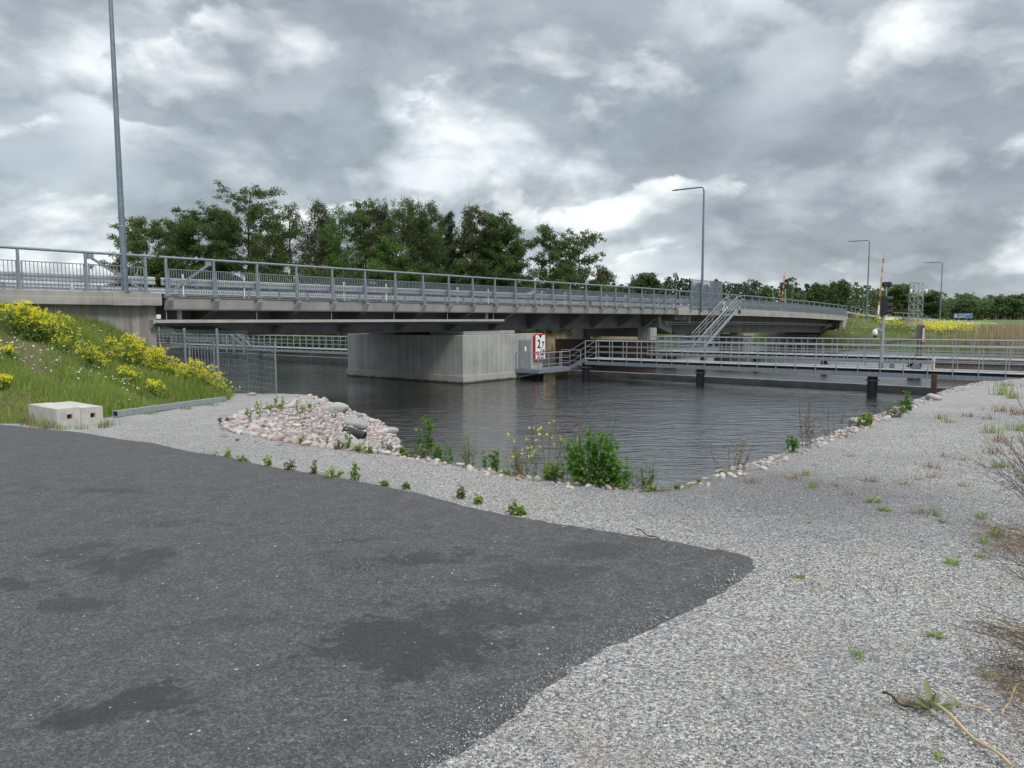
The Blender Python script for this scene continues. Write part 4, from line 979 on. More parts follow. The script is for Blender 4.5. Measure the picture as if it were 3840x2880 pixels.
# ---- blue municipality sign
q = atY(3611, 1197, 150); k_ = 150 / 2700; zb = atY(3611, 1192, 150).z; W_, H_ = 68 * k_, 15.5 * k_
bs = thing('place_sign', 'blue road sign reading UPPLANDS-BRO KOMMUN at the edge of the field', 'sign', Vector((q.x, q.y, fz(q.x, q.y))))
o_ = Vector((q.x, q.y, zb + H_ / 2))
MB().box(o_, (W_ / 2, 0, 0), (0, .03, 0), (0, 0, H_ / 2)).build('sign_board', M['blue'], bs, bevel=.01)
m = MB()
for a, b in (((-1, -1), (1, -1)), ((-1, 1), (1, 1)), ((-1, -1), (-1, 1)), ((1, -1), (1, 1))):
    m.bar(o_ + Vector((a[0] * (W_ / 2 - .02), -.04, a[1] * (H_ / 2 - .02))), o_ + Vector((b[0] * (W_ / 2 - .02), -.04, b[1] * (H_ / 2 - .02))), .04, .02, up=(0, 1, 0))
m.build('border', M['white'], bs)
for sx in (-.8, .8): MB().tube([Vector((q.x + sx, q.y + .08, fz(q.x, q.y) - .3)), o_ + Vector((sx, .08, H_ / 2))], .04, 6).build('sign_leg', M['galv'], bs)
e_ = o_ + Vector((-W_ / 2 + .38, -.045, 0))
em = MB().box(e_, (.2, 0, 0), (0, .01, 0), (0, 0, .26)).build('emblem', M['white'], bs)
ring = [(math.cos(a) * .13, math.sin(a) * .17) for a in np.linspace(0, 2 * math.pi, 17)[:-1]]
MB().loft([[e_ + Vector((x, d, y)) for x, y in ring] for d in (-.025, -.012)]).build('emblem_mark', M['ink'], em)
MB().box(e_ + Vector((0, -.03, 0)), (.035, 0, 0), (0, .004, 0), (0, 0, .06)).build('emblem_mark', M['white'], em)
text('lettering', 'UPPLANDS-BRO', M['white'], bs, o_ + Vector((.28, -.045, .17)), (1, 0, 0), (0, 0, 1), .33, off=.0)
text('lettering', 'KOMMUN', M['white'], bs, o_ + Vector((-.28, -.045, -.19)), (1, 0, 0), (0, 0, 1), .33, off=.0)
# ---- road-side railing and post-and-rail fence on the far side
def fence(name, label, cat, pts, sp, h, rails, mat, post_r, capm=None, grp=None, partname='post'):
    P = [Vector(p) for p in pts]; s = [0]
    for a, b in zip(P[:-1], P[1:]): s.append(s[-1] + (b - a).length)
    t = thing(name, label, cat, P[0], grp)
    def at(d):
        for i in range(len(P) - 1):
            if d <= s[i + 1] + 1e-6: return P[i].lerp(P[i + 1], (d - s[i]) / (s[i + 1] - s[i]))
        return P[-1]
    m = MB()
    for rh, rr in rails: m.tube([p + z * rh for p in P], rr, 6)
    m.build('rails', M[mat], t); n = int(s[-1] / sp)
    for i in range(min(n + 1, 98)):
        p = at(i * s[-1] / n); MB().tube([p - z * .3, p + z * h], post_r, 6).build(partname, M[mat], t)
    return t
def roadside(k, f, off):
    a, b = RD[k], RD[k + 1]; d = (b - a).normalized(); nn = Vector((-d.y, d.x, 0)); p = a.lerp(b, f) - nn * off
    return Vector((p.x, p.y, RDZ[k] + (RDZ[k + 1] - RDZ[k]) * f))
fence('road_railing', 'thin grey railing sloping down beside the road on the far bank', 'railing', [B(99, 0, 2.75 - .65), roadside(2, .5, 4.9), roadside(3, .5, 4.9), roadside(4, .35, 4.9), roadside(4, .55, 4.9) + Vector((0, 0, -.9))], 2.0, 1.45, [(1.45, .05), (.8, .03)], 'galv', .045)
fence('crash_barrier_run', 'steel crash barrier along the road on the far bank, below the thin railing', 'crash barrier', [B(98, .3, 2.0), roadside(2, .5, 4.4), roadside(3, .5, 4.4), roadside(4, .6, 4.4)], 3.0, .75, [(.6, .12), (.75, .06)], 'wbeam', .06)
FP = []
for u, v in ((3460, 1213), (3560, 1218), (3660, 1222), (3730, 1226), (3790, 1232), (3860, 1236)):
    p = atY(u, v, 138); FP.append((p.x, p.y, p.z - .25))
fence('roadside_fence', 'white-posted rail fence along the edge of the green field', 'fence', FP, 1.32, 1.25, [(.55, .06), (.85, .06)], 'white', .055)
# ---- mesh fence with gate by the abutment
mf = thing('mesh_fence', 'galvanised wire mesh fence with a gate between the abutment and the water', 'fence', Vector((-11.5, 27, -1.1)))
Fp = [atY(595, 1232, 28.3), atY(690, 1236, 27.4), atY(812, 1238, 26.9), atY(1030, 1284, 26.6)]
Fb = [atY(u, v, p.y).z for (u, v), p in zip(((595, 1400), (690, 1430), (812, 1462), (1030, 1490)), Fp)]
for i, p in enumerate(Fp):
    MB().bar(Vector((p.x, p.y, Fb[i] - .3)), p + z * .06, .08 if i in (1, 2) else .045, .08 if i in (1, 2) else .045).build('post', M['galv'], mf)
def mesh_panel(name, a, b, za, zb, parent, nv, hz, w=.007):
    m = MB()
    for k in range(nv + 1):
        f = k / nv; p = a.lerp(b, f); lo = za + (zb - za) * f; m.bar(Vector((p.x, p.y, lo)), p, w, w)
    for h in hz:
        pa, pb = Vector((a.x, a.y, za + (a.z - za) * h)), Vector((b.x, b.y, zb + (b.z - zb) * h)); m.bar(pa, pb, w * 1.5, w * 1.5)
    return m.build(name, M['galv'], parent)
hz = [.03, .13, .23, .33, .43, .53, .63, .73, .83, .93]
mesh_panel('mesh_panel', Fp[0], Fp[1], Fb[0], Fb[1], mf, 20, hz)
mesh_panel('mesh_panel', Fp[2], Vector((atY(925, 1240, 26.75))), Fb[2], (Fb[2] + Fb[3]) / 2, mf, 20, hz)
mesh_panel('mesh_panel', Vector((atY(925, 1262, 26.75))), Fp[3], (Fb[2] + Fb[3]) / 2, Fb[3], mf, 20, hz)
tp = Vector((0, 0, -.36))
mesh_panel('top_panel', Fp[1], Fp[2], Fp[1].z - .3, Fp[2].z - .3, mf, 22, [.02, .5])
MB().bar(Fp[1] - z * .33, Fp[2] - z * .33, .06, .06).build('gate_lintel', M['galv'], mf)
ga, gb = atY(708, 1275, 27.28), atY(800, 1277, 26.95)
m = MB(); gzb = (Fb[1] + .1, Fb[2] + .08)
for p, b in ((ga, gzb[0]), (gb, gzb[1])): m.bar(Vector((p.x, p.y, b)), p, .08, .06)
m.bar(ga - z * .03, gb - z * .03, .06, .08); m.bar(Vector((ga.x, ga.y, gzb[0])), Vector((gb.x, gb.y, gzb[1])), .06, .08)
gt = m.build('gate', M['galv'], mf)
m = MB()
for k in range(1, 8): f = k / 8; p = ga.lerp(gb, f); m.bar(Vector((p.x, p.y, gzb[0] + (gzb[1] - gzb[0]) * f)), p, .022, .022)
m.bar(ga - z * .35, gb - z * .35, .04, .03); m.build('gate_bars', M['galv'], gt)
MB().box(gb + Vector((-.02, -.04, -1.0)), (.04, 0, 0), (0, .05, 0), (0, 0, .13)).build('lock', M['galv_light'], gt)
q = B(.55, 1.2, .73); m = MB(); m.tube([q, q + Vector((.03, 0, .28))], [.06, .055], 10)
tag(m.build('hose_marker', M['red'], loc=q), 'small red marker on the concrete landing behind the mesh fence', 'marker')
# ================================================================== stones
import bmesh
def rock_mesh(name, seed, sub=2, sq=(1, .8, .62), rough=.16):
    r = random.Random(seed); bm = bmesh.new(); bmesh.ops.create_icosphere(bm, subdivisions=sub, radius=1)
    ph = [(Vector((r.uniform(-1, 1), r.uniform(-1, 1), r.uniform(-1, 1))).normalized() * r.uniform(1.2, 3.2), r.uniform(0, 6.28), r.uniform(.3, 1)) for _ in range(7)]
    for v in bm.verts:
        k = 1 + rough * sum(a * math.sin(d.dot(v.co) * 1.6 + p) for d, p, a in ph) / 2.2
        v.co = Vector((v.co.x * sq[0] * k, v.co.y * sq[1] * k, v.co.z * sq[2] * k))
    me = bpy.data.meshes.new(name); bm.to_mesh(me); bm.free()
    me.polygons.foreach_set('use_smooth', [True] * len(me.polygons)); return me
def nz(x, y): return Vector((x, y, gz(x, y)))
rocks = [rock_mesh('cobble', 10 + i, 2, (1, random.uniform(.62, .95), random.uniform(.42, .68)), .38) for i in range(7)]
for r in rocks: r.materials.append(M['cobble'])
# candidates: the stony slope at the spit, and a band along the crest of the basin
cand = []
def far_enough(x, y, r, grid={}):
    k = (int(x / .3), int(y / .3))
    for i in (-1, 0, 1):
        for j in (-1, 0, 1):
            for (a, b, c) in grid.get((k[0] + i, k[1] + j), ()):
                if (a - x) ** 2 + (b - y) ** 2 < ((c + r) * .78) ** 2: return False
    grid.setdefault(k, []).append((x, y, r)); return True
n = 90000
X = rng.uniform(-9.5, 18, n); Y = rng.uniform(6, 29, n)
ins = inside(X, Y, BASIN); dc = dseg(X, Y, CR_); zz = ground_z(X, Y)
spit = ins & (X < -1.7) & (zz > WATER - .10) & (X > -8.6) & (Y < 26.4)
gap_ = np.sin(X * 3.1) + np.sin(Y * 2.3 + 1) + np.sin(X * 7.7 + Y * 5.1)
band = (X >= -1.7) & (((dc < 2.6) & ins & ((dc < .95) | (rng.random(n) < .35))) | ((dc < .30) & ~ins & (rng.random(n) < .5))) & (Y < 25) & ((gap_ > -.75) | (Y > 11))
edgeb = (X < -1.7) & ~ins & (dc < .12) & (X > -7.2)
for i in np.nonzero(spit | band | edgeb)[0]:
    big = rng.random() < .10
    r = rng.uniform(.11, .19) if big else rng.uniform(.045, .105)
    if band[i]: r = rng.uniform(.03, .06) * (1.5 if rng.random() < .08 else 1)
    if far_enough(X[i], Y[i], r): cand.append((X[i], Y[i], r, zz[i]))
cand = np.array(cand); D = np.hypot(cand[:, 0], cand[:, 1])
# which of them the camera can see at all (terrain in the way?)
vis = np.ones(len(cand), bool)
for f in np.linspace(.35, .97, 40):
    px, py = cand[:, 0] * f, cand[:, 1] * f; pz = CAMZ + (cand[:, 3] + cand[:, 2] * .7 - CAMZ) * f
    vis &= ground_z(px, py) < pz
order = np.argsort(-(cand[:, 2] / D) * vis)
ind = order[:298]; rest = order[298:]
first = {}
for q, i in enumerate(ind):
    x, y, r, zc = cand[i]; me = rocks[q % 7]
    o = bpy.data.objects.new('cobble', me); COL.objects.link(o); ORG[o.name] = Vector((x, y, zc))
    o.location = (x, y, zc + r * (.22 if x < -1.7 else rng.uniform(-.15, .2))); o.scale = (r, r, r * rng.uniform(.85, 1.15)); o.rotation_euler = (rng.uniform(-.3, .3), rng.uniform(-.3, .3), rng.uniform(0, 6.28))
    if x < -1.7: tag(o, 'rounded pink and grey cobble on the stony spit by the water', 'stone', 'cobbles on the stony spit')
    else: tag(o, 'rounded cobble in the stone edging between gravel and water', 'stone', 'cobbles along the basin edge')
vs = []; fs_ = []; k = 0
small = []
for i in range(4):
    me = rock_mesh('tmp', 30 + i, 1, (1, .8, .6)); small.append((np.array([v.co[:] for v in me.vertices]), np.array([p.vertices[:] for p in me.polygons]))); bpy.data.meshes.remove(me)
for q, i in enumerate(rest):
    x, y, r, zc = cand[i]; v, f = small[q % 4]; a = rng.uniform(0, 6.28); c, s = math.cos(a), math.sin(a)
    w = v * r; w = np.stack([w[:, 0] * c - w[:, 1] * s, w[:, 0] * s + w[:, 1] * c, w[:, 2]], -1) + (x, y, zc + r * .2)
    vs.append(w); fs_.append(f + k); k += len(v)
stuff(npmesh('cobbles', np.concatenate(vs), np.concatenate(fs_), M['cobble'], smooth=True), 'many more small cobbles filling the stony slope by the water', 'stones')
def boulder(u, v, w, h, label, seed, sq=(1, .8, .7), mat='boulder', sink=.25, p=None, rz=0):
    p = p or G(u, v); d = math.hypot(p.x, p.y) / F
    me = rock_mesh('boulder', seed, 3, sq, .2); me.materials.append(M[mat])
    o = bpy.data.objects.new('boulder', me); COL.objects.link(o); ORG[o.name] = p
    rx = w * d / 2 / sq[0]; o.scale = (rx, rx, h * d / 2 / sq[2]); o.location = (p.x, p.y, p.z + h * d * (.5 - sink)); o.rotation_euler = (0, .1, rz)
    return tag(o, label, 'boulder', 'boulders by the water')
boulder(1268, 1545, 72, 48, 'big pale grey boulder standing highest at the waterside of the stony spit', 51, (1, .75, .7))
boulder(1225, 1545, 50, 34, 'blue grey boulder leaning against the big pale boulder', 52)
boulder(1330, 1600, 92, 36, 'long flat pale boulder lying above the black drain pipe', 53, (1, .7, .5))
boulder(1462, 1626, 62, 32, 'dark grey boulder beside the yellow flower at the water', 54, (1, .8, .65))
boulder(1312, 1672, 90, 46, 'pale boulder half buried below the black drain pipe', 55, (1, .8, .6))
boulder(1165, 1512, 56, 20, 'low grey boulder at the far tip of the stony spit', 56)
boulder(945, 1484, 30, 16, 'small grey boulder at the foot of the mesh fence', 57)
boulder(3232, 1592, 80, 34, 'grey boulder in the stone edging on the right bank, by a leafy plant', 58)
boulder(3500, 1500, 50, 28, 'grey boulder at the far end of the stone edging', 59)
# ---- black corrugated drain
p0 = G(1330, 1640); ax = Vector((.93, -.22, -.24)).normalized(); L = 1.0; pts = []; rad = []
c0 = p0 + Vector((.04, 0, .10))
for i in range(9):
    for s, r in ((0, .115), (.02, .135), (.05, .135), (.062, .115)):
        pts.append(c0 + ax * (i * .075 + s - .38)); rad.append(r)
MBp = MB().tube(pts, rad, 20, cap=False).build('drain_pipe', M['blackpipe'], loc=c0, smooth=False)
sol = MBp.modifiers.new('wall', 'SOLIDIFY'); sol.thickness = .02
tag(MBp, 'black corrugated plastic drain pipe sticking out of the cobbles', 'pipe')
# ---- concrete blocks and steel beam at the foot of the grass slope
def holed_block(name, p, wx, dy, h, rz, label, grp):
    t = thing(name, label, 'concrete block', p, grp); t.rotation_euler = (0, 0, rz)
    m = MB(); hw = wx / 2; a = .045; cz = h * .56; cxx = .02
    xs = [-hw, cxx - a, cxx + a, hw]; zs = [0, cz - a, cz + a, h]
    for i in range(3):
        for j in range(3):
            if i == 1 and j == 1: continue
            m.add([(xs[i], 0, zs[j]), (xs[i + 1], 0, zs[j]), (xs[i + 1], 0, zs[j + 1]), (xs[i], 0, zs[j + 1])], [(0, 1, 2, 3)])
    hd = .3; q = [(xs[1], zs[1]), (xs[2], zs[1]), (xs[2], zs[2]), (xs[1], zs[2])]
    for (x0, z0), (x1, z1) in zip(q, q[1:] + q[:1]): m.add([(x0, 0, z0), (x1, 0, z1), (x1, hd, z1), (x0, hd, z0)], [(0, 1, 2, 3)])
    m.add([(x, hd, zz_) for x, zz_ in q], [(0, 1, 2, 3)])
    m.add([(-hw, 0, 0), (-hw, dy, 0), (-hw, dy, h), (-hw, 0, h)], [(0, 1, 2, 3)]); m.add([(hw, 0, 0), (hw, dy, 0), (hw, dy, h), (hw, 0, h)], [(0, 1, 2, 3)])
    m.add([(-hw, dy, 0), (hw, dy, 0), (hw, dy, h), (-hw, dy, h)], [(0, 1, 2, 3)]); m.add([(-hw, 0, h), (hw, 0, h), (hw, dy, h), (-hw, dy, h)], [(0, 1, 2, 3)])
    k = len(COL.objects); me = bpy.data.meshes.new('block_body'); me.from_pydata(m.v, [], m.f)
    b = bmesh.new(); b.from_mesh(me); bmesh.ops.remove_doubles(b, verts=b.verts, dist=1e-4); bmesh.ops.recalc_face_normals(b, faces=b.faces)
    bmesh.ops.bevel(b, geom=[e for e in b.edges if e.calc_face_angle(0) > .5], offset=.008, segments=2, affect='EDGES'); b.to_mesh(me); b.free()
    o = bpy.data.objects.new('block_body', me); COL.objects.link(o); me.materials.append(M['precast']); o.parent = t
    return t
bp0 = Gp(215, 1601); rz = R_(52); bx = Vector((math.cos(rz), math.sin(rz), 0)); by_ = Vector((-math.sin(rz), math.cos(rz), 0))
for k, (off, lb, ln) in enumerate(((0, 'pale concrete block on the left of the pair by the asphalt', 1.5), (.05, 'pale concrete block on the right of the pair, next to the steel beam', 1.6))):
    q = bp0 + bx * (.215 + .455 * k) + by_ * off; q.z = gz(q.x, q.y) - .03
    holed_block('concrete_block', q, .43, ln, .40, rz, lb, 'pair of concrete blocks')
a, b = Gp(432, 1566), Gp(842, 1506)
m = MB(); d = (b - a).normalized(); sd = d.cross(Vector((0, 0, 1))).normalized(); up = Vector((0, 0, 1)); w_ = .07
rg = lambda p, w: [p + sd * w + up * w, p - sd * w + up * w, p - sd * w - up * w, p + sd * w - up * w]
a2_, b2_ = a + up * .085, b + up * .085
m.loft([rg(a2_ + d * .5, .055), rg(a2_, .055), rg(a2_, w_), rg(b2_, w_)], cap=False); m.add(rg(b2_, w_), [(0, 1, 2, 3)]); m.add(rg(a2_ + d * .5, .055), [(0, 1, 2, 3)])
tag(m.build('steel_beam', M['galv_light'], loc=a), 'long galvanised square steel beam lying at the foot of the grass slope', 'steel beam')
# ================================================================== plants
def quads(C, size, rng=rng, aspect=.6, up=0.0):
    n = len(C); a = rng.normal(size=(n, 3)); a[:, 2] += up; a /= np.linalg.norm(a, axis=1, keepdims=True)
    b = rng.normal(size=(n, 3)); b -= a * (a * b).sum(1, keepdims=True); b /= np.linalg.norm(b, axis=1, keepdims=True)
    s = np.broadcast_to(size, (n,))[:, None]; a = a * s * .5; b = b * s * .5 * aspect
    V = np.stack([C - a, C + b - a * .1, C + a, C - b - a * .1], 1).reshape(-1, 3)
    return V, np.arange(4 * n).reshape(n, 4)
def leaves6(C, A, size, rng=rng, aspect=.62):
    # broad folded leaves: base, two shoulders either side, tip; A = direction the leaf points
    n = len(C); A = A / np.linalg.norm(A, axis=1, keepdims=True); r = rng.normal(size=(n, 3)) * .55 + (0, 0, 1)
    b = np.cross(A, r); b /= np.linalg.norm(b, axis=1, keepdims=True); nn = np.cross(b, A)
    s = np.broadcast_to(size, (n,))[:, None]
    w = s * aspect * .5
    P = [C, C + A * s * .3 + b * w + nn * w * .25, C + A * s * .72 + b * w * .92 + nn * w * .2, C + A * s - nn * s * .12, C + A * s * .72 - b * w * .92 + nn * w * .2, C + A * s * .3 - b * w + nn * w * .25]
    V = np.stack(P, 1).reshape(-1, 3); i = 6 * np.arange(n)[:, None]
    return V, np.concatenate([i + [0, 1, 2, 3], i + [0, 3, 4, 5]], 0)
def blades(P, h, w, lean, rng=rng, seg=2):
    # curved grass blades: three-point ribbons ending in a tip
    n = len(P); a = rng.uniform(0, 6.28, n); dx = np.stack([np.cos(a), np.sin(a), 0 * a], -1); sd = np.stack([-np.sin(a), np.cos(a), 0 * a], -1)
    le = np.broadcast_to(lean, (n,)) * rng.uniform(.3, 1.4, n); h = np.broadcast_to(h, (n,))[:, None]; w = np.broadcast_to(w, (n,))[:, None]; le = le[:, None]
    up = np.array([0, 0, 1.0]); q1 = P + up * h * .55 + dx * h * le * .3; q2 = P + up * h * (1 - le * .25) + dx * h * le
    V = np.stack([P - sd * w / 2, P + sd * w / 2, q1 + sd * w * .38, q1 - sd * w * .38, q2 + sd * w * .06, q2 - sd * w * .06], 1).reshape(-1, 3)
    i = 6 * np.arange(n)[:, None]
    return V, np.concatenate([i + [0, 1, 2, 3], i + [3, 2, 4, 5]], 0)
def cat(*vf):
    V = []; Fc = []; k = 0
    for v, f in vf: V.append(v); Fc.append(f + k); k += len(v)
    return np.concatenate(V), np.concatenate(Fc)
def ribbon(pts, w):
    # a thin stem: crossed ribbons along a polyline
    pts = np.asarray(pts, float); n = len(pts); w = np.broadcast_to(w, (n,))[:, None]; V = []; Fc = []
    d = pts[-1] - pts[0]; s1 = np.cross(d, (.3, .8, .52)); s1 /= np.linalg.norm(s1) + 1e-9; s2 = np.cross(d, s1); s2 /= np.linalg.norm(s2) + 1e-9
    for s in (s1, s2):
        k = len(V) * 2 * n; V.append(np.stack([pts - s * w / 2, pts + s * w / 2], 1).reshape(-1, 3))
        Fc.append(np.array([[2 * j, 2 * j + 1, 2 * j + 3, 2 * j + 2] for j in range(n - 1)]) + k)
    return np.concatenate(V), np.concatenate(Fc)
rb = np.random.default_rng(77)
for k, (u, v, hh) in enumerate([(110, 1596, .3), (135, 1600, .22), (165, 1606, .26), (190, 1608, .2), (225, 1612, .12), (300, 1612, .10), (385, 1606, .14), (402, 1596, .2), (560, 1556, .12), (700, 1536, .14), (800, 1522, .12)]):
    q = Gp(u, v); P = np.array([q.x, q.y, gz(q.x, q.y)]) + np.stack([rb.normal(0, .09, 60), rb.normal(0, .05, 60), np.zeros(60)], -1)
    o = npmesh('grass_tuft', *blades(P, hh * rb.uniform(.5, 1.2, 60), .008, .5, rb), M['weed' if k % 3 else 'dry'], loc=(q.x, q.y, q.z)); tag(o, 'grass tuft growing against the concrete blocks or steel beam', 'grass tuft', 'grass tufts by the blocks and beam')
# ---- grass on the near embankment
n = 400000
X = rng.uniform(-40, -6.5, n); Y = rng.uniform(11, 31, n)
o = (X - P0.x) * N.x + (Y - P0.y) * N.y
ok = inside(X, Y, EMB) & ~inside(X, Y, BASIN) & (o < .3) & ((X > -.78 * Y - 1) | (rng.random(n) < .6))
dt = dseg(X, Y, TOE)
path = np.array([tuple(G(*q)[:2]) for q in [(0, 1215), (90, 1270), (110, 1370), (190, 1430), (260, 1470)]])
dp = dseg(X, Y, path); pn = .5 + .5 * np.sin(X * 2.3 + 1.7 * np.sin(Y * 1.1))
ok &= (rng.random(n) < np.clip(.25 + dp * 1.1 - .15 * pn, .1, 1)) & (rng.random(n) < np.clip(.3 + dt * 2.5, 0, 1))
X, Y, dt, dp = X[ok], Y[ok], dt[ok], dp[ok]
Z = ground_z(X, Y); patch = np.sin(X * 1.1 + 2 * np.sin(Y * .7)) + np.sin(Y * 1.5 + X * .6)
hh = 1.45 * np.clip(.20 + .09 * patch + rng.normal(0, .05, len(X)), .06, .6) * np.clip(.45 + dp * .6, .4, 1) * np.clip(.4 + dt, .5, 1)
mk = (rng.random(len(X)) < .20 + .10 * (patch < -.4))
P = np.stack([X, Y, Z - .01], -1)
V, Fc = blades(P[~mk], hh[~mk], .016, .45); stuff(npmesh('grass', V, Fc, leafmat('slope_grass', (.23, .35, .055), (.085, .155, .022), .4, .9)), 'long green grass covering the slope below the abutment', 'grass')
V, Fc = blades(P[mk], hh[mk] * 1.15, .014, .55); stuff(npmesh('dry_grass', V, Fc, leafmat('slope_dry_grass', (.36, .32, .12), (.18, .165, .055), .35, 1.1)), 'yellowish dry grass mixed through the slope below the abutment', 'grass')
# ---- daisies
ds = []
for u, v, su, sv, k in [(60, 1325, 50, 14, 26), (140, 1385, 45, 10, 14), (340, 1410, 40, 14, 22), (395, 1440, 35, 12, 16), (470, 1480, 26, 14, 20), (440, 1455, 30, 10, 12), (220, 1265, 60, 22, 12), (330, 1290, 70, 24, 30), (300, 1325, 90, 30, 22), (250, 1400, 120, 45, 26), (560, 1410, 40, 14, 8), (60, 1250, 60, 40, 12), (445, 1540, 30, 10, 4)]:
    for _ in range(k):
        q = G(np.clip(rng.normal(u, su), 2, 700), rng.normal(v, sv))
        if inside(q.x, q.y, EMB): ds.append((q.x, q.y, q.z + rng.uniform(.14, .34)))
ds = np.array(ds); n = len(ds); a8 = np.linspace(0, 2 * np.pi, 7)[:-1]
nrm = rng.normal(size=(n, 3)) * .25 + (0, -.25, 1); nrm /= np.linalg.norm(nrm, axis=1, keepdims=True)
t1 = np.cross(nrm, (1, 0, .01)); t1 /= np.linalg.norm(t1, axis=1, keepdims=True); t2 = np.cross(nrm, t1); rr = rng.uniform(.018, .03, (n, 1, 1))
Vd = ds[:, None] + rr * (np.cos(a8)[None, :, None] * t1[:, None] + np.sin(a8)[None, :, None] * t2[:, None])
i = 6 * np.arange(n)[:, None]
stuff(npmesh('daisies', Vd.reshape(-1, 3), np.concatenate([i + [0, 1, 2, 3], i + [0, 3, 4, 5]], 0), M['daisy']), 'white daisies scattered through the grass slope', 'flowers')
# ---- yellow flowering clumps
def yellow_clump(label, u0, u1, vtop, vbase, n_st, seed, h=None, grp='yellow flowering clumps on the grass slope', dens=8):
    r = np.random.default_rng(seed); base = G((u0 + u1) / 2, vbase); W = (u1 - u0) / F * base.y
    H = (vbase - vtop) / F * base.y * .98 if h is None else h
    t = thing('flowering_weed', label, 'wildflower', base, grp); st = []; lv = []; pe = []
    for _ in range(n_st):
        ox, oy = r.normal(0, .26) * W, r.normal(0, .2) * W * .8
        bx, by = base.x + ox * .75, base.y + oy; bz = gz(bx, by)
        hh = H * r.uniform(.6, 1.12) * (1 - .35 * min(1, abs(ox) / (W * .6 + 1e-6)))
        top = np.array([base.x + ox * 1.08 + r.normal(0, .04), by + r.normal(0, .05), bz + hh])
        p = np.array([[bx, by, bz], [(bx + top[0]) / 2 + r.normal(0, .02), (by + top[1]) / 2, bz + hh * .55], top]); st.append(ribbon(p, [.014, .011, .006]))
        for b in range(r.integers(1, 4)):
            f = r.uniform(.35, .85); q0 = p[0] * (1 - f) + top * f; q1 = q0 + np.array([r.normal(0, .09), r.normal(0, .09), r.uniform(.08, .22)]); st.append(ribbon([q0, q1], [.007, .005]))
            C = q1 + r.normal(0, 1, (dens, 3)) * (.028, .028, .022); pe.append(quads(C, r.uniform(.022, .04, dens), r, .95, 1.5))
        C = top + r.normal(0, 1, (dens + 3, 3)) * (.03, .03, .03); pe.append(quads(C, r.uniform(.02, .036, dens + 3), r, .95, 1.5))
        k = 14; f = r.uniform(.03, .86, k)[:, None]; C = p[0] * (1 - f) + top * f + r.normal(0, .02, (k, 3)); A = r.normal(size=(k, 3)) + (0, 0, .35)
        lv.append(leaves6(C, A, r.uniform(.07, .17, k), r, .34))
    npmesh('stems', *cat(*st), M['stem'], t); npmesh('leaves', *cat(*lv), M['weed'], t); npmesh('blossoms', *cat(*pe), M['petal'], t)
    return t
yellow_clump('largest yellow flowering clump, high on the left below the edge beam', 25, 215, 1138, 1268, 150, 1)
yellow_clump('looser yellow flowering clump just right of the largest, against the wall', 180, 285, 1170, 1285, 20, 2, dens=6)
yellow_clump('tall yellow flowering clump in front of the abutment corner', 448, 575, 1258, 1415, 120, 3)
yellow_clump('yellow flowering clump reaching up to the mesh fence', 540, 660, 1300, 1430, 80, 4)
yellow_clump('dense low yellow flowering clump in front of the fence gate', 650, 835, 1352, 1475, 100, 5)
yellow_clump('mid-slope yellow flowering clump below the wall', 305, 380, 1290, 1395, 26, 6)
yellow_clump('thin pale yellow flowering clump against the wall', 390, 455, 1265, 1350, 11, 7, dens=5)
yellow_clump('small yellow flowering clump high on the slope under the wall', 225, 320, 1255, 1335, 10, 8, dens=7)
yellow_clump('small lone yellow flowering plant low on the slope', 540, 615, 1425, 1490, 14, 9, dens=8)
yellow_clump('yellow flower tuft below the tall clump', 455, 515, 1378, 1445, 16, 10)
yellow_clump('small yellow flower tuft by the bare path', 20, 55, 1300, 1345, 10, 11)
yellow_clump('small yellow flower tuft at the left picture edge', -10, 26, 1410, 1460, 10, 12)
# ---- alder shrubs and weeds at the basin
def GC(u, v):
    a, b = G(u, v), Gp(u, v)
    return nz(b.x, b.y) if a.y > b.y * 1.3 and u > 1400 else a
def shrub(name, label, u, v, wpx, hpx, nst, nlf, leaf, seed, mat='alder', grp=None, conic=.5, depth=None, cat_='shrub'):
    r = np.random.default_rng(seed); b = GC(u, v) if depth is None else nz(*depth); d = b.y / F; W, H = wpx * d, hpx * d * (1.35 if v > 1500 and name != 'leafy_weed' else 1.12)
    t = thing(name, label, cat_, b, grp); st = []; C = []; A = []
    for _ in range(nst):
        f = r.uniform(-1, 1); dy = r.uniform(-.6, .6); hh = H * r.uniform(.55, 1.0) * (1 - conic * abs(f))
        top = np.array([b.x + f * W * .46, b.y + dy * W * .4, b.z + hh]); p0 = np.array([b.x + f * W * .1, b.y + dy * W * .06, b.z - .05])
        mid = p0 * .5 + top * .5 + np.array([f * W * .08, 0, H * .04]); st.append(ribbon([p0, mid, top], [leaf * .14, leaf * .1, leaf * .04]))
        k = max(3, int(nlf / nst)); g_ = r.uniform(.12, 1.0, k) ** .8
        pp_ = np.where(g_[:, None] < .5, p0 + (mid - p0) * g_[:, None] * 2, mid + (top - mid) * (g_[:, None] - .5) * 2) + r.normal(0, W * .035, (k, 3))
        C.append(pp_); a = r.normal(size=(k, 3)) + (f * .6, dy * .4, .35); A.append(a)
    npmesh('stems', *cat(*st), M['stem'] if mat != 'dry' else M['dry'], t)
    C = np.concatenate(C); C[:, 2] = np.maximum(C[:, 2], b.z + .02); npmesh('leaves', *leaves6(C, np.concatenate(A), r.uniform(.6, 1.15, len(C)) * leaf, r, .78), M[mat], t)
    return t
G1 = 'alder shrubs at the basin edge'
shrub('alder_shrub', 'biggest leafy alder shrub standing at the near edge of the basin', 2215, 1806, 225, 200, 26, 1000, .056, 21, grp=G1, conic=.38)
shrub('alder_shrub', 'darker alder shrub touching the right side of the biggest shrub', 2320, 1800, 140, 150, 16, 460, .054, 22, grp=G1, conic=.4)
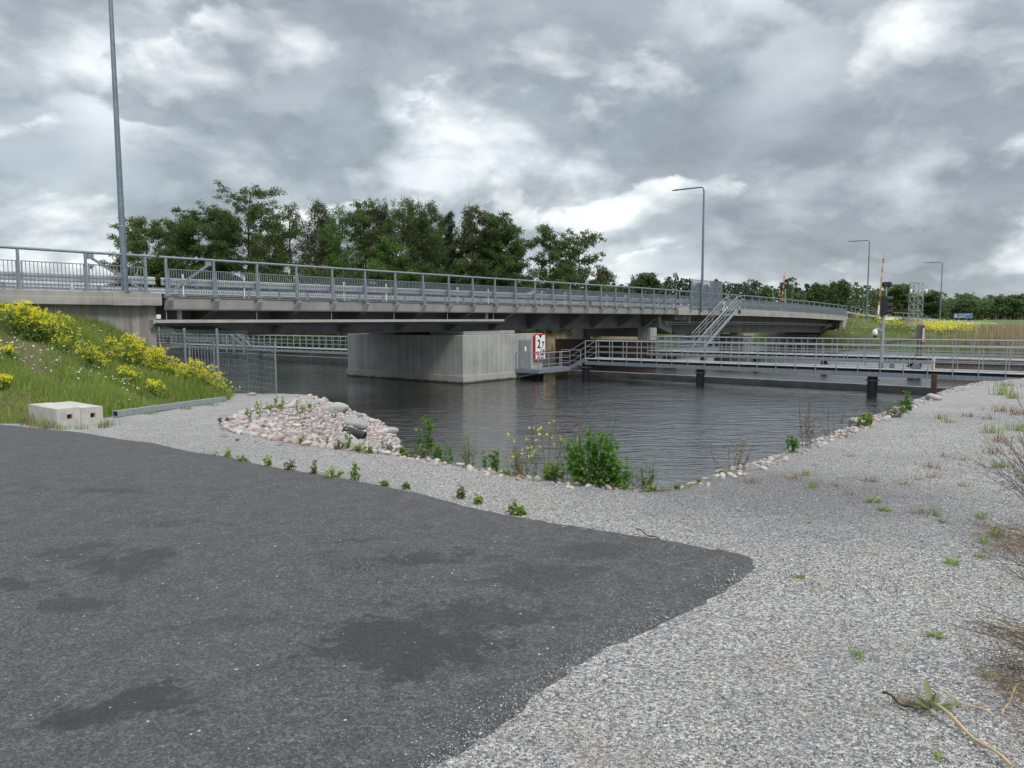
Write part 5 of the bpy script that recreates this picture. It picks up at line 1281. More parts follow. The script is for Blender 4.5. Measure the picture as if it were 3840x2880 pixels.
shrub('alder_shrub', 'slender upright alder shrub right of the stony spit', 1600, 1702, 110, 165, 10, 260, .055, 23, grp=G1, conic=.75)
shrub('alder_shrub', 'low alder bush at the right foot of the slender shrub', 1665, 1706, 85, 90, 8, 150, .05, 24, grp=G1)
shrub('alder_shrub', 'small dark alder between the slender shrub and the yellow weeds', 1838, 1746, 80, 100, 8, 130, .05, 25, grp=G1)
shrub('leafy_weed', 'bushy narrow-leaved weed at the left foot of the biggest shrub', 2080, 1795, 110, 85, 14, 240, .045, 26, 'weed', G1)
shrub('alder_shrub', 'small round alder alone on the right bank of the basin', 2968, 1698, 58, 66, 6, 60, .06, 27, grp=G1)
shrub('leafy_weed', 'bright green leafy plant on the right bank by the grey boulder', 3242, 1602, 60, 64, 9, 120, .075, 28, 'weed', G1)
shrub('alder_shrub', 'thin young alder at the far end of the right bank', 3395, 1548, 36, 72, 5, 70, .09, 29, grp=G1)
shrub('leafy_weed', 'greyish willow-like weed at the foot of the slender alder', 1565, 1708, 80, 60, 12, 180, .04, 30, 'weed_dull', G1)
for k, (u, v, w_, h_, lb) in enumerate([(835, 1545 + 45, 40, 40, 'reddish tuft at the left corner of the cobbles'), (930, 1578, 30, 52, 'leafy weed on the left rim of the cobbles'), (975, 1565, 45, 70, 'tallest leafy weed behind the cobbles'), (1010, 1545, 30, 40, 'small weed behind the cobbles beside the tallest one'),
                                       (1035, 1540, 50, 50, 'round bushy weed on the far rim of the cobbles'), (1065, 1545, 30, 66, 'upright pointed weed on the far rim of the cobbles'), (1120, 1550, 50, 50, 'broad weed on the far rim of the cobbles near the tip'), (1160, 1540, 24, 34, 'smallest weed on the far rim of the cobbles near the boulders')]):
    shrub('leafy_weed', lb, u, v, w_, h_, 5, 60, .06, 60 + k, 'weed_dull' if k == 0 else 'weed', 'weeds growing among the cobbles', cat_='weed')
for k, (u, v, w_, h_, lb) in enumerate([(1255, 1570, 22, 40, 'dark weed in front of the big pale boulder'), (1300, 1690, 50, 100, 'light green tall weed beside the black drain pipe'), (1405, 1650, 36, 60, 'dark broad-leaved weed right of the drain pipe'), (1135, 1668, 30, 36, 'pale weed in the front edge of the cobbles'),
                                       (1215, 1670, 40, 34, 'brownish weed in the front edge of the cobbles'), (1270, 1685, 28, 36, 'grey-green weed in front of the pale buried boulder'), (1345, 1695, 20, 34, 'single upright dock leaf in front of the boulder'), (1385, 1700, 60, 36, 'grassy weed clump right of the dock leaf'), (1450, 1700, 60, 46, 'grey-green weed tuft near the tip of the cobbles'), (1505, 1705, 26, 26, 'small dock weed at the tip of the cobbles')]):
    shrub('leafy_weed', lb, u, v, w_, h_, 5, 55, .05, 80 + k, 'weed_dull' if k in (4, 5, 8) else 'weed', 'weeds growing among the cobbles', cat_='weed')
# tall thin weeds with small yellow flowers
def wispy(label, u, v, spread, hpx, n_st, fl, seed, mat='stem', grp=None, name='tall_weed', heads=False, flp=.5):
    r = np.random.default_rng(seed); b = GC(u, v); d = b.y / F; t = thing(name, label, 'weed', b, grp); st = []; pe = []
    for _ in range(n_st):
        x = r.uniform(-.5, .5) * spread * d; hh = 1.15 * hpx * d * r.uniform(.55, 1); bx = b.x + x * .6; by = b.y + r.normal(0, .05)
        top = np.array([b.x + x * 1.2 + r.normal(0, .05) * hh, by, b.z + hh]); p0 = np.array([bx, by, b.z - .03]); mid = (p0 + top) / 2 + (r.normal(0, .02), 0, 0)
        st.append(ribbon([p0, mid, top], [.006, .005, .003]))
        for k in range(r.integers(3, 7)):
            f = r.uniform(.45, .95); q0 = p0 * (1 - f) + top * f; q1 = q0 + (r.normal(0, .06), r.normal(0, .04), r.uniform(.03, .09)); st.append(ribbon([q0, q1], [.003, .002]))
            if fl and r.random() < flp: pe.append(quads(q1 + r.normal(0, .008, (6, 3)), r.uniform(.012, .022, 6), r, .9, 1))
            if heads: st.append(quads(q1 + r.normal(0, .01, (6, 3)) , r.uniform(.012, .025, 6), r, .3))
        for k in range(5): f = r.uniform(.1, .7); st.append(leaves6((p0 * (1 - f) + top * f)[None], r.normal(size=(1, 3)) + (0, 0, .4), .06, r, .25))
    npmesh('stems', *cat(*st), M[mat], t)
    if pe: npmesh('blossoms', *cat(*pe), M['petal'], t)
    return t
wispy('tall airy weed with small yellow flowers left of the biggest shrub', 2045, 1785, 120, 235, 8, True, 101, flp=.4)
wispy('shorter airy yellow-flowered weed nearer the slender alder', 1960, 1775, 120, 165, 8, True, 102, flp=.35)
wispy('thin yellow-flowered stalk by the dark grey boulder', 1440, 1690, 30, 95, 2, True, 103, flp=.5)
G2 = 'dry and seeding stalks along the basin'
wispy('feathery seeding grass stalks rising above the biggest shrub', 2160, 1800, 150, 330, 7, False, 104, 'dry', G2, 'seeding_grass', True)
wispy('dry reddish stalk clump between the yellow weeds', 1945, 1772, 40, 100, 12, False, 105, 'dry', G2, 'dry_stalks')
wispy('grass stalks standing left of the small dark alder', 1755, 1735, 40, 130, 12, False, 106, 'stem', G2, 'seeding_grass', True)
wispy('bare dark stalks beside the small round alder on the right bank', 3030, 1680, 70, 175, 9, False, 107, 'dry_dark', G2, 'dry_stalks')
wispy('pale seeding grass near the corner of the basin', 2735, 1765, 150, 110, 8, False, 108, 'dry', G2, 'seeding_grass', True)
wispy('green grass stalks right of the biggest shrub', 2420, 1825, 130, 120, 16, False, 109, 'stem', G2, 'seeding_grass', True)
wispy('thin stalks in front of the biggest shrub', 2200, 1812, 190, 230, 8, False, 110, 'stem', G2, 'seeding_grass', True)
wispy('single dark stalk standing in the cobbles near the tip', 1425, 1585, 12, 60, 1, False, 111, 'dry_dark', G2, 'dry_stalks')
wispy('thin stalks among the cobbles', 1170, 1660, 110, 190, 6, False, 112, 'dry', G2, 'dry_stalks')
wispy('sparse stalks by the leafy plant on the right bank', 3130, 1640, 120, 120, 8, False, 113, 'dry_dark', G2, 'dry_stalks')
wispy('green grass below the thin young alder on the right bank', 3350, 1565, 80, 50, 30, False, 114, 'stem', G2, 'seeding_grass')
# low tufts edging the basin crest
proto = None
def tuft(name, label, p, h, n_b, w, mat, grp, seed, lean=.7, spread=.03, cat_='grass tuft'):
    r = np.random.default_rng(seed); P = np.array(p) + np.stack([r.normal(0, spread, n_b), r.normal(0, spread, n_b), np.zeros(n_b)], -1)
    V, Fc = blades(P, h * r.uniform(.5, 1.1, n_b), w, lean, r); o = npmesh(name, V, Fc, M[mat], loc=p); return tag(o, label, cat_, grp)
def rosette(name, label, p, size, n_l, mat, grp, seed, cat_='weed', up=.45):
    r = np.random.default_rng(seed); a = r.uniform(0, 6.28, n_l); A = np.stack([np.cos(a), np.sin(a), r.uniform(.1, 1.3, n_l) * up * 2], -1)
    C = np.array(p) + A * size * r.uniform(0, .25, (n_l, 1)); C[:, 2] = np.maximum(C[:, 2], p[2] + .005)
    V, Fc = leaves6(C, A, size * r.uniform(.5, 1.05, n_l), r, .28); o = npmesh(name, V, Fc, M[mat], loc=p); return tag(o, label, cat_, grp)
protos = {}
def put(kind, p, s, label, cat_, grp):
    if kind not in protos:
        z0 = (0, 0, 0)
        o = {'grass': lambda: tuft('grass_tuft', label, z0, .10, 46, .005, 'weed', grp, 201),
             'drygrass': lambda: tuft('dry_grass_tuft', label, z0, .09, 44, .005, 'dry', grp, 202, .9, .05),
             'rosette': lambda: rosette('leafy_weed', label, z0, .06, 14, 'weed', grp, 203),
             'bushy': lambda: rosette('leafy_weed', label, z0, .09, 40, 'weed', grp, 204, up=1.1)}[kind](); protos[kind] = o
    else:
        o = protos[kind].copy(); COL.objects.link(o)
    o.location = p; ORG[o.name] = Vector(p); s *= rng.uniform(.6, 1.05); o.scale = (s, s, s * rng.uniform(.7, 1.1)); o.rotation_euler = (0, 0, rng.uniform(0, 6.28)); tag(o, label, cat_, grp); return o
G3 = 'weeds along the asphalt edge'
for k, (u, v, w_, h_, lb) in enumerate([(838, 1716, 80, 28, 'wide low leafy weed farthest left along the asphalt edge'), (910, 1735, 45, 24, 'grassy low weed second from the left along the asphalt edge'), (1003, 1752, 24, 42, 'narrow upright weed on the asphalt edge left of the drooping one'), (1088, 1768, 34, 42, 'drooping dark weed on the asphalt edge'),
                                       (1168, 1782, 34, 52, 'tall reddish weed on the asphalt edge'), (1248, 1797, 60, 36, 'yellow-green spreading weed on the asphalt edge'), (1335, 1803, 42, 60, 'tallest dark weed on the asphalt edge'), (1442, 1824, 22, 22, 'tiny round weed just off the asphalt edge'),
                                       (1735, 1870, 34, 40, 'bushy grey-green weed on the gravel right of the tiny ones'), (1795, 1890, 20, 26, 'small weed between the bushy one and the broad-leaved one'), (1937, 1932, 48, 42, 'broad-leaved weed farthest right along the asphalt edge'), (1523, 1835, 20, 20, 'faint grassy weed near the tiny round one')]):
    shrub('leafy_weed', lb, u, v, w_ * 1.2, h_ * 1.25, 7, 70 if k else 110, .04 if k != 10 else .055, 120 + k, 'weed_dull' if k in (3, 4, 8) else 'weed', G3, .4, cat_='weed')
G4 = 'tufts sprouting in the gravel'
T4 = [(640, 630, 'drygrass', 1.3), (990, 660, 'grass', 1.2), (1340, 745, 'rosette', 1.3), (1405, 795, 'rosette', 1.1), (1610, 810, 'drygrass', 1.3), (1700, 820, 'grass', 1.2), (1740, 862, 'rosette', .9), (1970, 985, 'grass', 1.2), (1690, 545, 'drygrass', 1.2), (1680, 600, 'drygrass', 1), (1600, 615, 'drygrass', 1.1),
      (2085, 125, 'grass', 2.4), (2070, 220, 'drygrass', 2), (1730, 265, 'grass', 1.6), (1780, 285, 'drygrass', 1.2), (2080, 545, 'grass', 1.8), (2090, 395, 'drygrass', 1.8), (1970, 838, 'grass', 1.3), (2065, 940, 'grass', 1.5), (1210, 700, 'drygrass', .8), (1870, 652, 'drygrass', 1), (2025, 345, 'grass', 1.5), (2040, 465, 'drygrass', 1.4),
      (1120, 650, 'drygrass', .7), (880, 610, 'drygrass', 1.1), (960, 590, 'grass', .9), (1330, 625, 'drygrass', 1), (1520, 640, 'drygrass', .9), (2180, 240, 'drygrass', 1.8), (2170, 330, 'grass', 1.8), (2110, 75, 'drygrass', 2), (2150, 145, 'grass', 1.8), (1890, 250, 'drygrass', 1.2), (2000, 265, 'drygrass', 1.5), (1210, 480, 'drygrass', 1), (1760, 480, 'drygrass', 1), (1860, 500, 'drygrass', 1.1)]
for a, b, kd, s in T4:
    u, v = 2400 + a / 1.536, 1400 + b / 1.536; p = GC(u, v)
    d = math.hypot(p.x, p.y); s = s * (1 + .35 * max(0, (d - 8) / 8))
    put(kd, p, s, {'grass': 'green grass tuft sprouting in the grey gravel', 'drygrass': 'dry brownish grass tuft in the grey gravel', 'rosette': 'flat green weed rosette in the gravel'}[kd], 'weed', G4)
q = put('rosette', G(3000, 2170), .9, 'small yellow-green rosette alone on the gravel right of the asphalt corner', 'weed', G4)
put('rosette', G(3572, 2118), 1.1, 'two-lobed rosette on the gravel below the brown weeds', 'weed', G4)
put('grass', G(3680, 2090), .7, 'small green sprig on the gravel above the pile of stems', 'weed', G4)
put('grass', G(3212, 2468), .8, 'thin grass tuft alone on the open gravel in front', 'weed', G4)
put('rosette', G(3512, 2395), .95, 'green rosette at the left end of the pile of stems', 'weed', G4)
put('drygrass', G(3385, 2640), 1.0, 'reddish grass tuft left of the dandelion plant', 'weed', G4)
put('rosette', G(3520, 2850), .8, 'small sprout at the bottom edge beside the straw', 'weed', G4)
put('grass', G(3700, 2545), .6, 'tiny bright sprout under the dry twigs', 'weed', G4)
p = G(3490, 2672); rosette('dandelion_plant', 'toothed dandelion plant with red stalks at the end of the straw', p, .10, 16, 'weed_dull', G4, 211)
for k, (u, v) in enumerate([(1520, 1712), (1700, 1745), (1790, 1765), (1900, 1782), (2000, 1800), (2380, 1840), (2450, 1842), (2505, 1838), (2575, 1828), (2620, 1812), (2690, 1790), (2720, 1775), (1605, 1725), (2150, 1808), (840, 1640), (890, 1655), (960, 1660), (1050, 1672), (1560, 1718), (1640, 1735), (1745, 1755), (1850, 1775), (1880, 1778), (1960, 1792), (2050, 1802), (2095, 1803), (2290, 1830), (2340, 1836), (2420, 1844), (2480, 1842), (2540, 1836), (2600, 1820), (2655, 1802), (2705, 1782), (2770, 1762), (2830, 1742)]):
    put('bushy' if k % 3 == 0 else ('rosette' if k % 3 == 1 else 'drygrass'), GC(u, v), .8, {0: 'bushy green weed at the foot of the basin stones', 1: 'dock-like rosette at the foot of the basin stones', 2: 'dry tuft at the foot of the basin stones'}[k % 3], 'weed', 'tufts along the foot of the stones')
# dry weeds reaching in from the right, pile of cut stems, straw
def stems_to(name, label, bases, tips, n_st, w, mat, seed, lift=.15, side=True, cat_='dry weeds'):
    r = np.random.default_rng(seed); st = []; b0 = Vector(bases[0])
    for _ in range(n_st):
        a = np.array(bases[0]) + (np.array(bases[1]) - np.array(bases[0])) * r.random() + r.normal(0, .05, 3); b = np.array(tips[0]) + (np.array(tips[1]) - np.array(tips[0])) * r.random() + r.normal(0, .07, 3)
        a[2] = gz(a[0], a[1]) + abs(r.normal(0, .03)); b[2] = max(b[2], gz(b[0], b[1]) + .01); b = a + (b - a) * r.uniform(.5, 1.1)
        mid = (a + b) / 2 + np.array([r.normal(0, .03), r.normal(0, .03), lift * r.uniform(.2, 1)]); st.append(ribbon([a, mid, b], [w, w * .8, w * .4]))
        if side:
            for k in range(7):
                f = r.uniform(.35, 1); q = (mid + (b - mid) * (f * 2 - 1)) if f > .5 else a + (mid - a) * f * 2; st.append(ribbon([q, q + (b - a) * r.uniform(.05, .16) + r.normal(0, .05, 3)], [w * .5, w * .25]))
    o = npmesh(name, *cat(*st), M[mat], loc=b0); return tag(o, label, cat_)
v3 = lambda u, v, h=0: tuple(G(u, v) + Vector((0, 0, h)))
stems_to('dry_weeds', 'brown branching dry weeds leaning in at the right edge', [v3(3950, 1960), v3(3990, 2080)], [v3(3640, 1990, .5), v3(3800, 1960, .85)], 40, .005, 'dry_dark', 301, .2)
stems_to('dry_weeds', 'mat of fine brown stems lying under the leaning dry weeds', [v3(3900, 2010), v3(3990, 2150)], [v3(3610, 1990, .03), v3(3760, 2140, .05)], 40, .004, 'dry', 302, .06)
stems_to('stem_pile', 'bundle of cut brown stems lying on the gravel at the right edge', [v3(3900, 2390), v3(3930, 2500)], [v3(3540, 2325, .02), v3(3620, 2360, .03)], 34, .004, 'dry', 303, .01, False)
stems_to('stem_pile', 'looser dark twigs below the bundle of cut stems', [v3(3920, 2440), v3(3950, 2640)], [v3(3620, 2470, .02), v3(3700, 2620, .04)], 26, .004, 'dry_dark', 304, .02)
stems_to('dry_weeds', 'few long thin stems crossing the gravel between the weeds and the bundle', [v3(3900, 2170), v3(3930, 2260)], [v3(3650, 2070, .1), v3(3740, 2110, .12)], 12, .005, 'dry_dark', 305, .05, False)
stems_to('dry_weeds', 'dark dry twigs at the bottom right corner', [v3(3930, 2690), v3(3960, 2800)], [v3(3600, 2700, .02), v3(3760, 2560, .05)], 14, .004, 'dry', 306, .05)
def cane(label, u0, v0, u1, v1, w, mat='straw'):
    a = G(u0, v0) + Vector((0, 0, .04)); b = G(u1, v1) + Vector((0, 0, .02)); m = MB(); n = 9
    m.tube([a.lerp(b, k / n) + Vector((0, 0, .01 * math.sin(k))) for k in range(n + 1)], [w * (.8 + .2 * (k % 3 == 0)) for k in range(n + 1)], 8)
    return tag(m.build('straw', M[mat], loc=a, smooth=True), label, 'straw')
cane('thick pale straw lying across the bottom right corner', 3502, 2682, 3790, 2895, .0075)
cane('thinner pale straw above the thick one', 3500, 2625, 3720, 2705, .004)
cane('bent pale straw standing behind the thick one', 3815, 2600, 3755, 2710, .004)
cane('dark twig lying on the gravel beside the reddish tuft', 3310, 2632, 3440, 2690, .006, 'bark')
cane('dark twig at the asphalt corner edge', 2385, 2005, 2470, 2035, .005, 'bark')
cane('short thin twig lying on the asphalt', 1340, 2120, 1380, 2160, .003, 'wood')
# ================================================================== trees
def crown_r(kind, f):
    if kind == 'spruce': return max(0, (1 - f)) ** .85 * (1 if f > .12 else f / .12)
    if kind == 'pine': return math.sqrt(max(0, 1 - ((f - .62) / .42) ** 2))
    if kind == 'birch': return math.sqrt(max(0, 1 - ((f - .45) / .57) ** 2)) * .9
    return math.sqrt(max(0, 1 - ((f - .5) / .54) ** 2))
def tree(name, label, u, Y, vtop, wpx, kind, seed, mat, grp, cb=.18, dens=1.0, leaf=.34, clump=.75, z0=None, bark='bark', lean=0, vbase=None, nlimb=None):
    r = np.random.default_rng(seed); top = atY(u, vtop, Y); bz = fz(top.x, Y) if z0 is None else z0
    base = Vector((top.x - lean, Y, bz)); H = top.z - bz; W = wpx / F * Y
    t = thing(name, label, 'tree', base, grp); m = MB(); npt = 7
    tr = [base + Vector((lean * f + r.normal(0, .02) * H * f * .5, r.normal(0, .2) * f, H * .97 * f)) for f in np.linspace(0, 1, npt)]
    r0 = .012 * H + .05; m.tube(tr, [r0 * (1 - .9 * f) for f in np.linspace(0, 1, npt)], 7)
    C = []; S = []
    nl = nlimb or int((60 + 28 * H / 18) * (1 if dens > .8 else .75))
    for i in range(nl):
        f = cb + (1 - cb) * ((i + r.random()) / nl) ** 1.15; fc = (f - cb) / (1 - cb); R = W / 2 * 1.12 * crown_r(kind, fc) * r.uniform(.45, 1.12)
        a = r.uniform(0, 6.28); k = f * (npt - 1); j = min(int(k), npt - 2); p0 = tr[j].lerp(tr[j + 1], k - j)
        rise = {'spruce': -.25, 'pine': .15, 'birch': .55}.get(kind, .55)
        st = max(.0, R)
        p2 = p0 + Vector((math.cos(a) * st, math.sin(a) * st, st * rise * r.uniform(.25, 1.0)))
        if p2.z > top.z: p2.z = top.z - r.random() * .4
        p1 = p0.lerp(p2, .5) + Vector((0, 0, st * .12)); lr = max(.018, r0 * (1 - f) * .42)
        m.tube([p0, p1, p2], [lr, lr * .6, .012], 5)
        nc = max(1, int(round(st / (clump * .62))))
        for q in range(nc + 1):
            g_ = (q + r.uniform(.2, .9)) / (nc + 1); c = p0.lerp(p2, .25 + .8 * g_); C.append(c + Vector((r.normal(0, .25), r.normal(0, .25), r.normal(0, .22)))); S.append(clump * r.uniform(.55, 1.15))
            if kind == 'birch' and r.random() < .5: C.append(c + Vector((r.normal(0, .2), r.normal(0, .2), -r.uniform(.4, 1.1)))); S.append(clump * .55)
    C.append(Vector(tr[-1])); S.append(clump * .6)
    m.build('trunk', M[bark], t)
    C = np.array([c[:] for c in C]); S = np.array(S); n = np.maximum(5, (dens * 84 * (S / .75) ** 2)).astype(int)
    P = np.repeat(C, n, 0); s = np.repeat(S, n)[:, None]
    P = P + r.normal(0, 1, P.shape) * s * (.42, .42, .30 if kind != 'birch' else .45)
    npmesh('crown', *quads(P, r.uniform(.6, 1.2, len(P)) * leaf, r, .7, .3), M[mat], t)
    return t
GT = 'tall trees of the grove behind the bridge'
TL = [('broadleaf_tree', 'low spreading dark tree at the left end of the grove, behind the lamp post', 545, 97, 818, 230, 'broad', 'leaf_b', .05, 1.25),
      ('broadleaf_tree', 'small bushy tree at the far left of the grove left of the lamp post', 462, 96, 960, 80, 'broad', 'leaf_b', .02, 1.1),
      ('broadleaf_tree', 'dense rounded dark green tree left of the tallest tree', 745, 98, 786, 290, 'broad', 'leaf_a', .06, 1.45),
      ('broadleaf_tree', 'tallest tree of the grove with a loose open top', 925, 99, 706, 290, 'broad', 'leaf_b', .10, 1.0),
      ('birch_tree', 'thin-crowned tree with sky showing through, right of the tallest tree', 1085, 101, 760, 150, 'birch', 'leaf_b', .2, .75),
      ('birch_tree', 'slender tree with brownish crown, second right of the tallest tree', 1185, 102, 748, 140, 'birch', 'leaf_d', .15, .95),
      ('birch_tree', 'sparse slim tree with a fresh green top in the middle of the grove', 1270, 100, 765, 130, 'birch', 'leaf_c', .2, .7),
      ('broadleaf_tree', 'full-crowned olive tree in the middle of the grove', 1365, 101, 748, 150, 'broad', 'leaf_b', .12, 1.05),
      ('birch_tree', 'brownish slender tree left of the drooping birch', 1450, 103, 758, 140, 'birch', 'leaf_d', .12, 1.0),
      ('birch_tree', 'tall drooping birch with hanging twigs near the grove middle', 1530, 100, 740, 150, 'birch', 'leaf_b', .15, 1.0),
      ('birch_tree', 'second drooping birch, a little lower, left of the dark spruce', 1605, 101, 756, 140, 'birch', 'leaf_b', .18, .9),
      ('spruce_tree', 'dark pointed spruce with a blunt top right of the birches', 1690, 105, 786, 150, 'spruce', 'needle', .1, 1.5),
      ('spruce_tree', 'darkest pointed spruce standing tallest among the conifers', 1745, 104, 777, 150, 'spruce', 'needle', .1, 1.5),
      ('broadleaf_tree', 'uneven tree with a leaning spiky top right of the spruces', 1795, 100, 780, 150, 'broad', 'leaf_d', .1, 1.1),
      ('broadleaf_tree', 'dense dark tree near the right end of the grove', 1865, 99, 804, 190, 'broad', 'leaf_a', .08, 1.4),
      ('broadleaf_tree', 'lower dark tree forming the right edge of the grove', 1915, 98, 845, 130, 'broad', 'leaf_a', .05, 1.3),
      ('alder_tree', 'left one of the two open-crowned trees standing apart from the grove', 2062, 97, 850, 150, 'broad', 'leaf_a', .12, .9),
      ('alder_tree', 'right one of the two open-crowned trees standing apart from the grove', 2170, 98, 868, 160, 'broad', 'leaf_b', .10, .95),
      ('alder_tree', 'small tree at the right foot of the two open-crowned trees', 2262, 97, 1008, 100, 'broad', 'leaf_d', .05, .9)]
TL += [('broadleaf_tree', lb, u, Y, vt, w_ * .85, 'birch', mt, .03, 1.15) for (lb, u, Y, vt, w_, mt) in [
    ('dark lower tree filling in left of the tallest tree', 850, 108, 800, 230, 'leaf_a'), ('dark lower tree filling in behind the lamp-side trees', 650, 107, 835, 230, 'leaf_b'), ('lower tree showing through the thin-crowned trees', 1030, 109, 820, 210, 'leaf_b'),
    ('lower dark tree behind the slim fresh green tree', 1225, 109, 812, 210, 'leaf_a'), ('dark tree filling the grove behind the full-crowned olive tree', 1410, 109, 795, 210, 'leaf_a'), ('dark tree filling the grove behind the drooping birches', 1565, 109, 792, 210, 'leaf_b'),
    ('dark tree filling the gap between birches and spruces', 1655, 110, 805, 190, 'leaf_a'), ('dark tree filling in behind the leaning spiky tree', 1830, 109, 825, 180, 'leaf_a'), ('lower bushy tree between the two open-crowned trees', 2115, 106, 1000, 120, 'leaf_d')]]
for i, (nm, lb, u, Y, vt, w_, kd, mt, cb, dn) in enumerate(TL):
    tree(nm, lb, u, Y, vt, w_ * 1.15, kd, 400 + i, mt, GT, cb, dn, leaf=.215 if kd != 'birch' else .19, clump=.64 if kd != 'spruce' else .55, bark='birch' if nm == 'birch_tree' and i % 2 else 'bark')
GB = 'bushes and low trees at the foot of the grove'
BL = [('bright green bush behind the railing near the middle of the grove', 1465, 95, 905, 200, 'leaf_c'), ('olive bush behind the railing left of the middle', 1300, 95, 985, 190, 'leaf_b'), ('dark bush behind the lamp post', 590, 95, 985, 240, 'leaf_b'), ('dark bush right of the lamp post', 790, 95.5, 960, 280, 'leaf_a'),
      ('green bush below the tallest tree', 985, 95, 975, 240, 'leaf_b'), ('low green bush under the thin trees', 1140, 95, 1000, 200, 'leaf_b'), ('dark bush below the drooping birches', 1600, 95, 985, 230, 'leaf_a'), ('dark bush under the spruces', 1745, 95.5, 980, 200, 'leaf_a'), ('dark bush at the right foot of the grove', 1900, 95, 985, 220, 'leaf_a'),
      ('dark low bush in the gap beside the two open-crowned trees', 2010, 95, 1062, 100, 'leaf_a'), ('yellow-green bush under the two open-crowned trees', 2130, 95, 1030, 200, 'leaf_b'), ('low green bush at the right end behind the railing', 2240, 95, 1060, 130, 'leaf_c')]
for i, (lb, u, Y, vt, w_, mt) in enumerate(BL):
    tree('bush', lb, u, Y, vt, w_, 'broad', 500 + i, mt, GB, .0, 1.0, leaf=.22, clump=.75, nlimb=24)
# waterside scrub seen under the bridge
r = np.random.default_rng(600)
P = np.stack([r.uniform(-48, 1, 15000), np.zeros(15000), np.zeros(15000)], -1); P[:, 1] = np.interp(P[:, 0], SHORE[:, 0], SHORE[:, 1]) + r.uniform(-.6, 2.6, 15000)
P[:, 2] = far_z(P[:, 0], P[:, 1]) + .2 + r.random(15000) ** 1.3 * (3.0 + 1.2 * np.sin(P[:, 0] * .9) + .8 * np.sin(P[:, 0] * 2.3))
stuff(npmesh('waterside_scrub', *quads(P, r.uniform(.2, .42, 15000), r, .7, .3), M['leaf_a']), 'dark green scrub along the far waterline under the bridge', 'scrub')
# ---- far woods: one mass each
def wood(name, label, spec, mat, seed, leaf, kind):
    r = np.random.default_rng(seed); out = []; tm = MB()
    for (u0, u1, va, vb, Y0, Y1, n, wpx) in spec:
        for i in range(n):
            f = (i + r.random()) / n; u = u0 + (u1 - u0) * f; Y = r.uniform(Y0, Y1); vt = va + (vb - va) * f + r.normal(0, 11) + 9 * math.sin(u * .045 + seed)
            top = atY(u, vt, Y); bz = fz(top.x, Y); H = max(3, top.z - bz); W = wpx / F * Y * r.uniform(.7, 1.3)
            k = int(90 + 5 * H); fr = r.random(k) ** .8; cbse = .30 if kind == 'pine' else .03
            rad = np.array([crown_r(kind, x) for x in fr]) * W / 2 * np.sqrt(r.random(k)) * (1 + .35 * np.sin(fr * (11 + i % 9) + i)) * (.75 + .5 * r.random())
            a = r.uniform(0, 6.28, k); p = np.stack([top.x + np.cos(a) * rad, Y + np.sin(a) * rad, bz + H * (cbse + (1 - cbse) * fr)], -1); out.append(p)
            tm.tube([(top.x, Y, bz), (top.x + r.normal(0, .2), Y, bz + H * .8)], [.016 * H, .006 * H], 4, cap=False)
    P = np.concatenate(out); V, Fc = quads(P, r.uniform(.5, 1.2, len(P)) * leaf, r, .75, .3)
    o = stuff(npmesh(name, V, Fc, M[mat]), label, 'forest'); t = tm.build('trunks', M['bark'], o); t['kind'] = 'stuff'; return o
wood('pine_forest', 'dark pine forest on the horizon behind the slatted screen', [(2290, 2480, 1072, 1062, 250, 290, 26, 40), (2440, 2640, 1052, 1062, 240, 280, 26, 40), (2600, 2860, 1066, 1072, 240, 280, 34, 40), (2945, 3040, 1075, 1088, 240, 270, 14, 40)], 'far_pine', 701, 1.0, 'pine')
wood('mixed_forest', 'mixed green forest behind the raised barrier booms', [(2840, 3010, 1088, 1082, 225, 260, 20, 44), (3020, 3180, 1112, 1118, 230, 260, 20, 42), (3140, 3300, 1100, 1080, 215, 245, 20, 56), (3270, 3420, 1076, 1084, 215, 245, 20, 60), (3390, 3540, 1098, 1110, 250, 280, 20, 56)], 'far_leaf', 702, .95, 'broad')
wood('deciduous_forest', 'rounded deciduous forest beyond the green field at the right', [(3480, 3640, 1122, 1128, 400, 440, 22, 52), (3600, 3860, 1124, 1108, 390, 430, 32, 62), (3620, 3860, 1142, 1140, 375, 388, 26, 52)], 'far_leaf', 703, 1.5, 'broad')
wood('distant_forest', 'low wooded horizon seen between grove and pine forest', [(-200, 480, 1130, 1120, 330, 380, 40, 50), (1980, 2340, 1100, 1085, 300, 330, 30, 40), (3840, 4300, 1110, 1100, 390, 430, 30, 60)], 'far_pine', 704, 1.2, 'pine')
FGp = 'single trees standing out of the far forest'
tree('broadleaf_tree', 'broad green tree in front of the pine forest left of the screen', 2422, 205, 1033, 90, 'broad', 801, 'far_leaf', FGp, .05, 1.3, leaf=.7, clump=1.2)
tree('bare_tree', 'thin bare pale birch beside the broad green tree', 2374, 200, 1026, 30, 'birch', 802, 'leaf_d', FGp, .4, .1, leaf=.3, bark='birch', clump=.5)
tree('birch_tree', 'slim birch with small crown, left of the two lone birches', 3131, 200, 1066, 34, 'birch', 803, 'far_leaf', FGp, .5, .9, leaf=.55, bark='birch', clump=.9)
tree('birch_tree', 'taller slim birch with white trunk above the bridge end', 3158, 200, 1061, 38, 'birch', 804, 'far_leaf', FGp, .55, .9, leaf=.55, bark='birch', clump=.9)
tree('birch_tree', 'pointed light green birch right of the far warning light', 3058, 215, 1070, 46, 'birch', 805, 'far_leaf', FGp, .1, 1.2, leaf=.6, clump=1.0)
tree('birch_tree', 'leaning light green tree between pointed birch and lone birches', 3095, 215, 1079, 44, 'birch', 806, 'far_leaf', FGp, .15, 1.0, leaf=.6, clump=1.0)
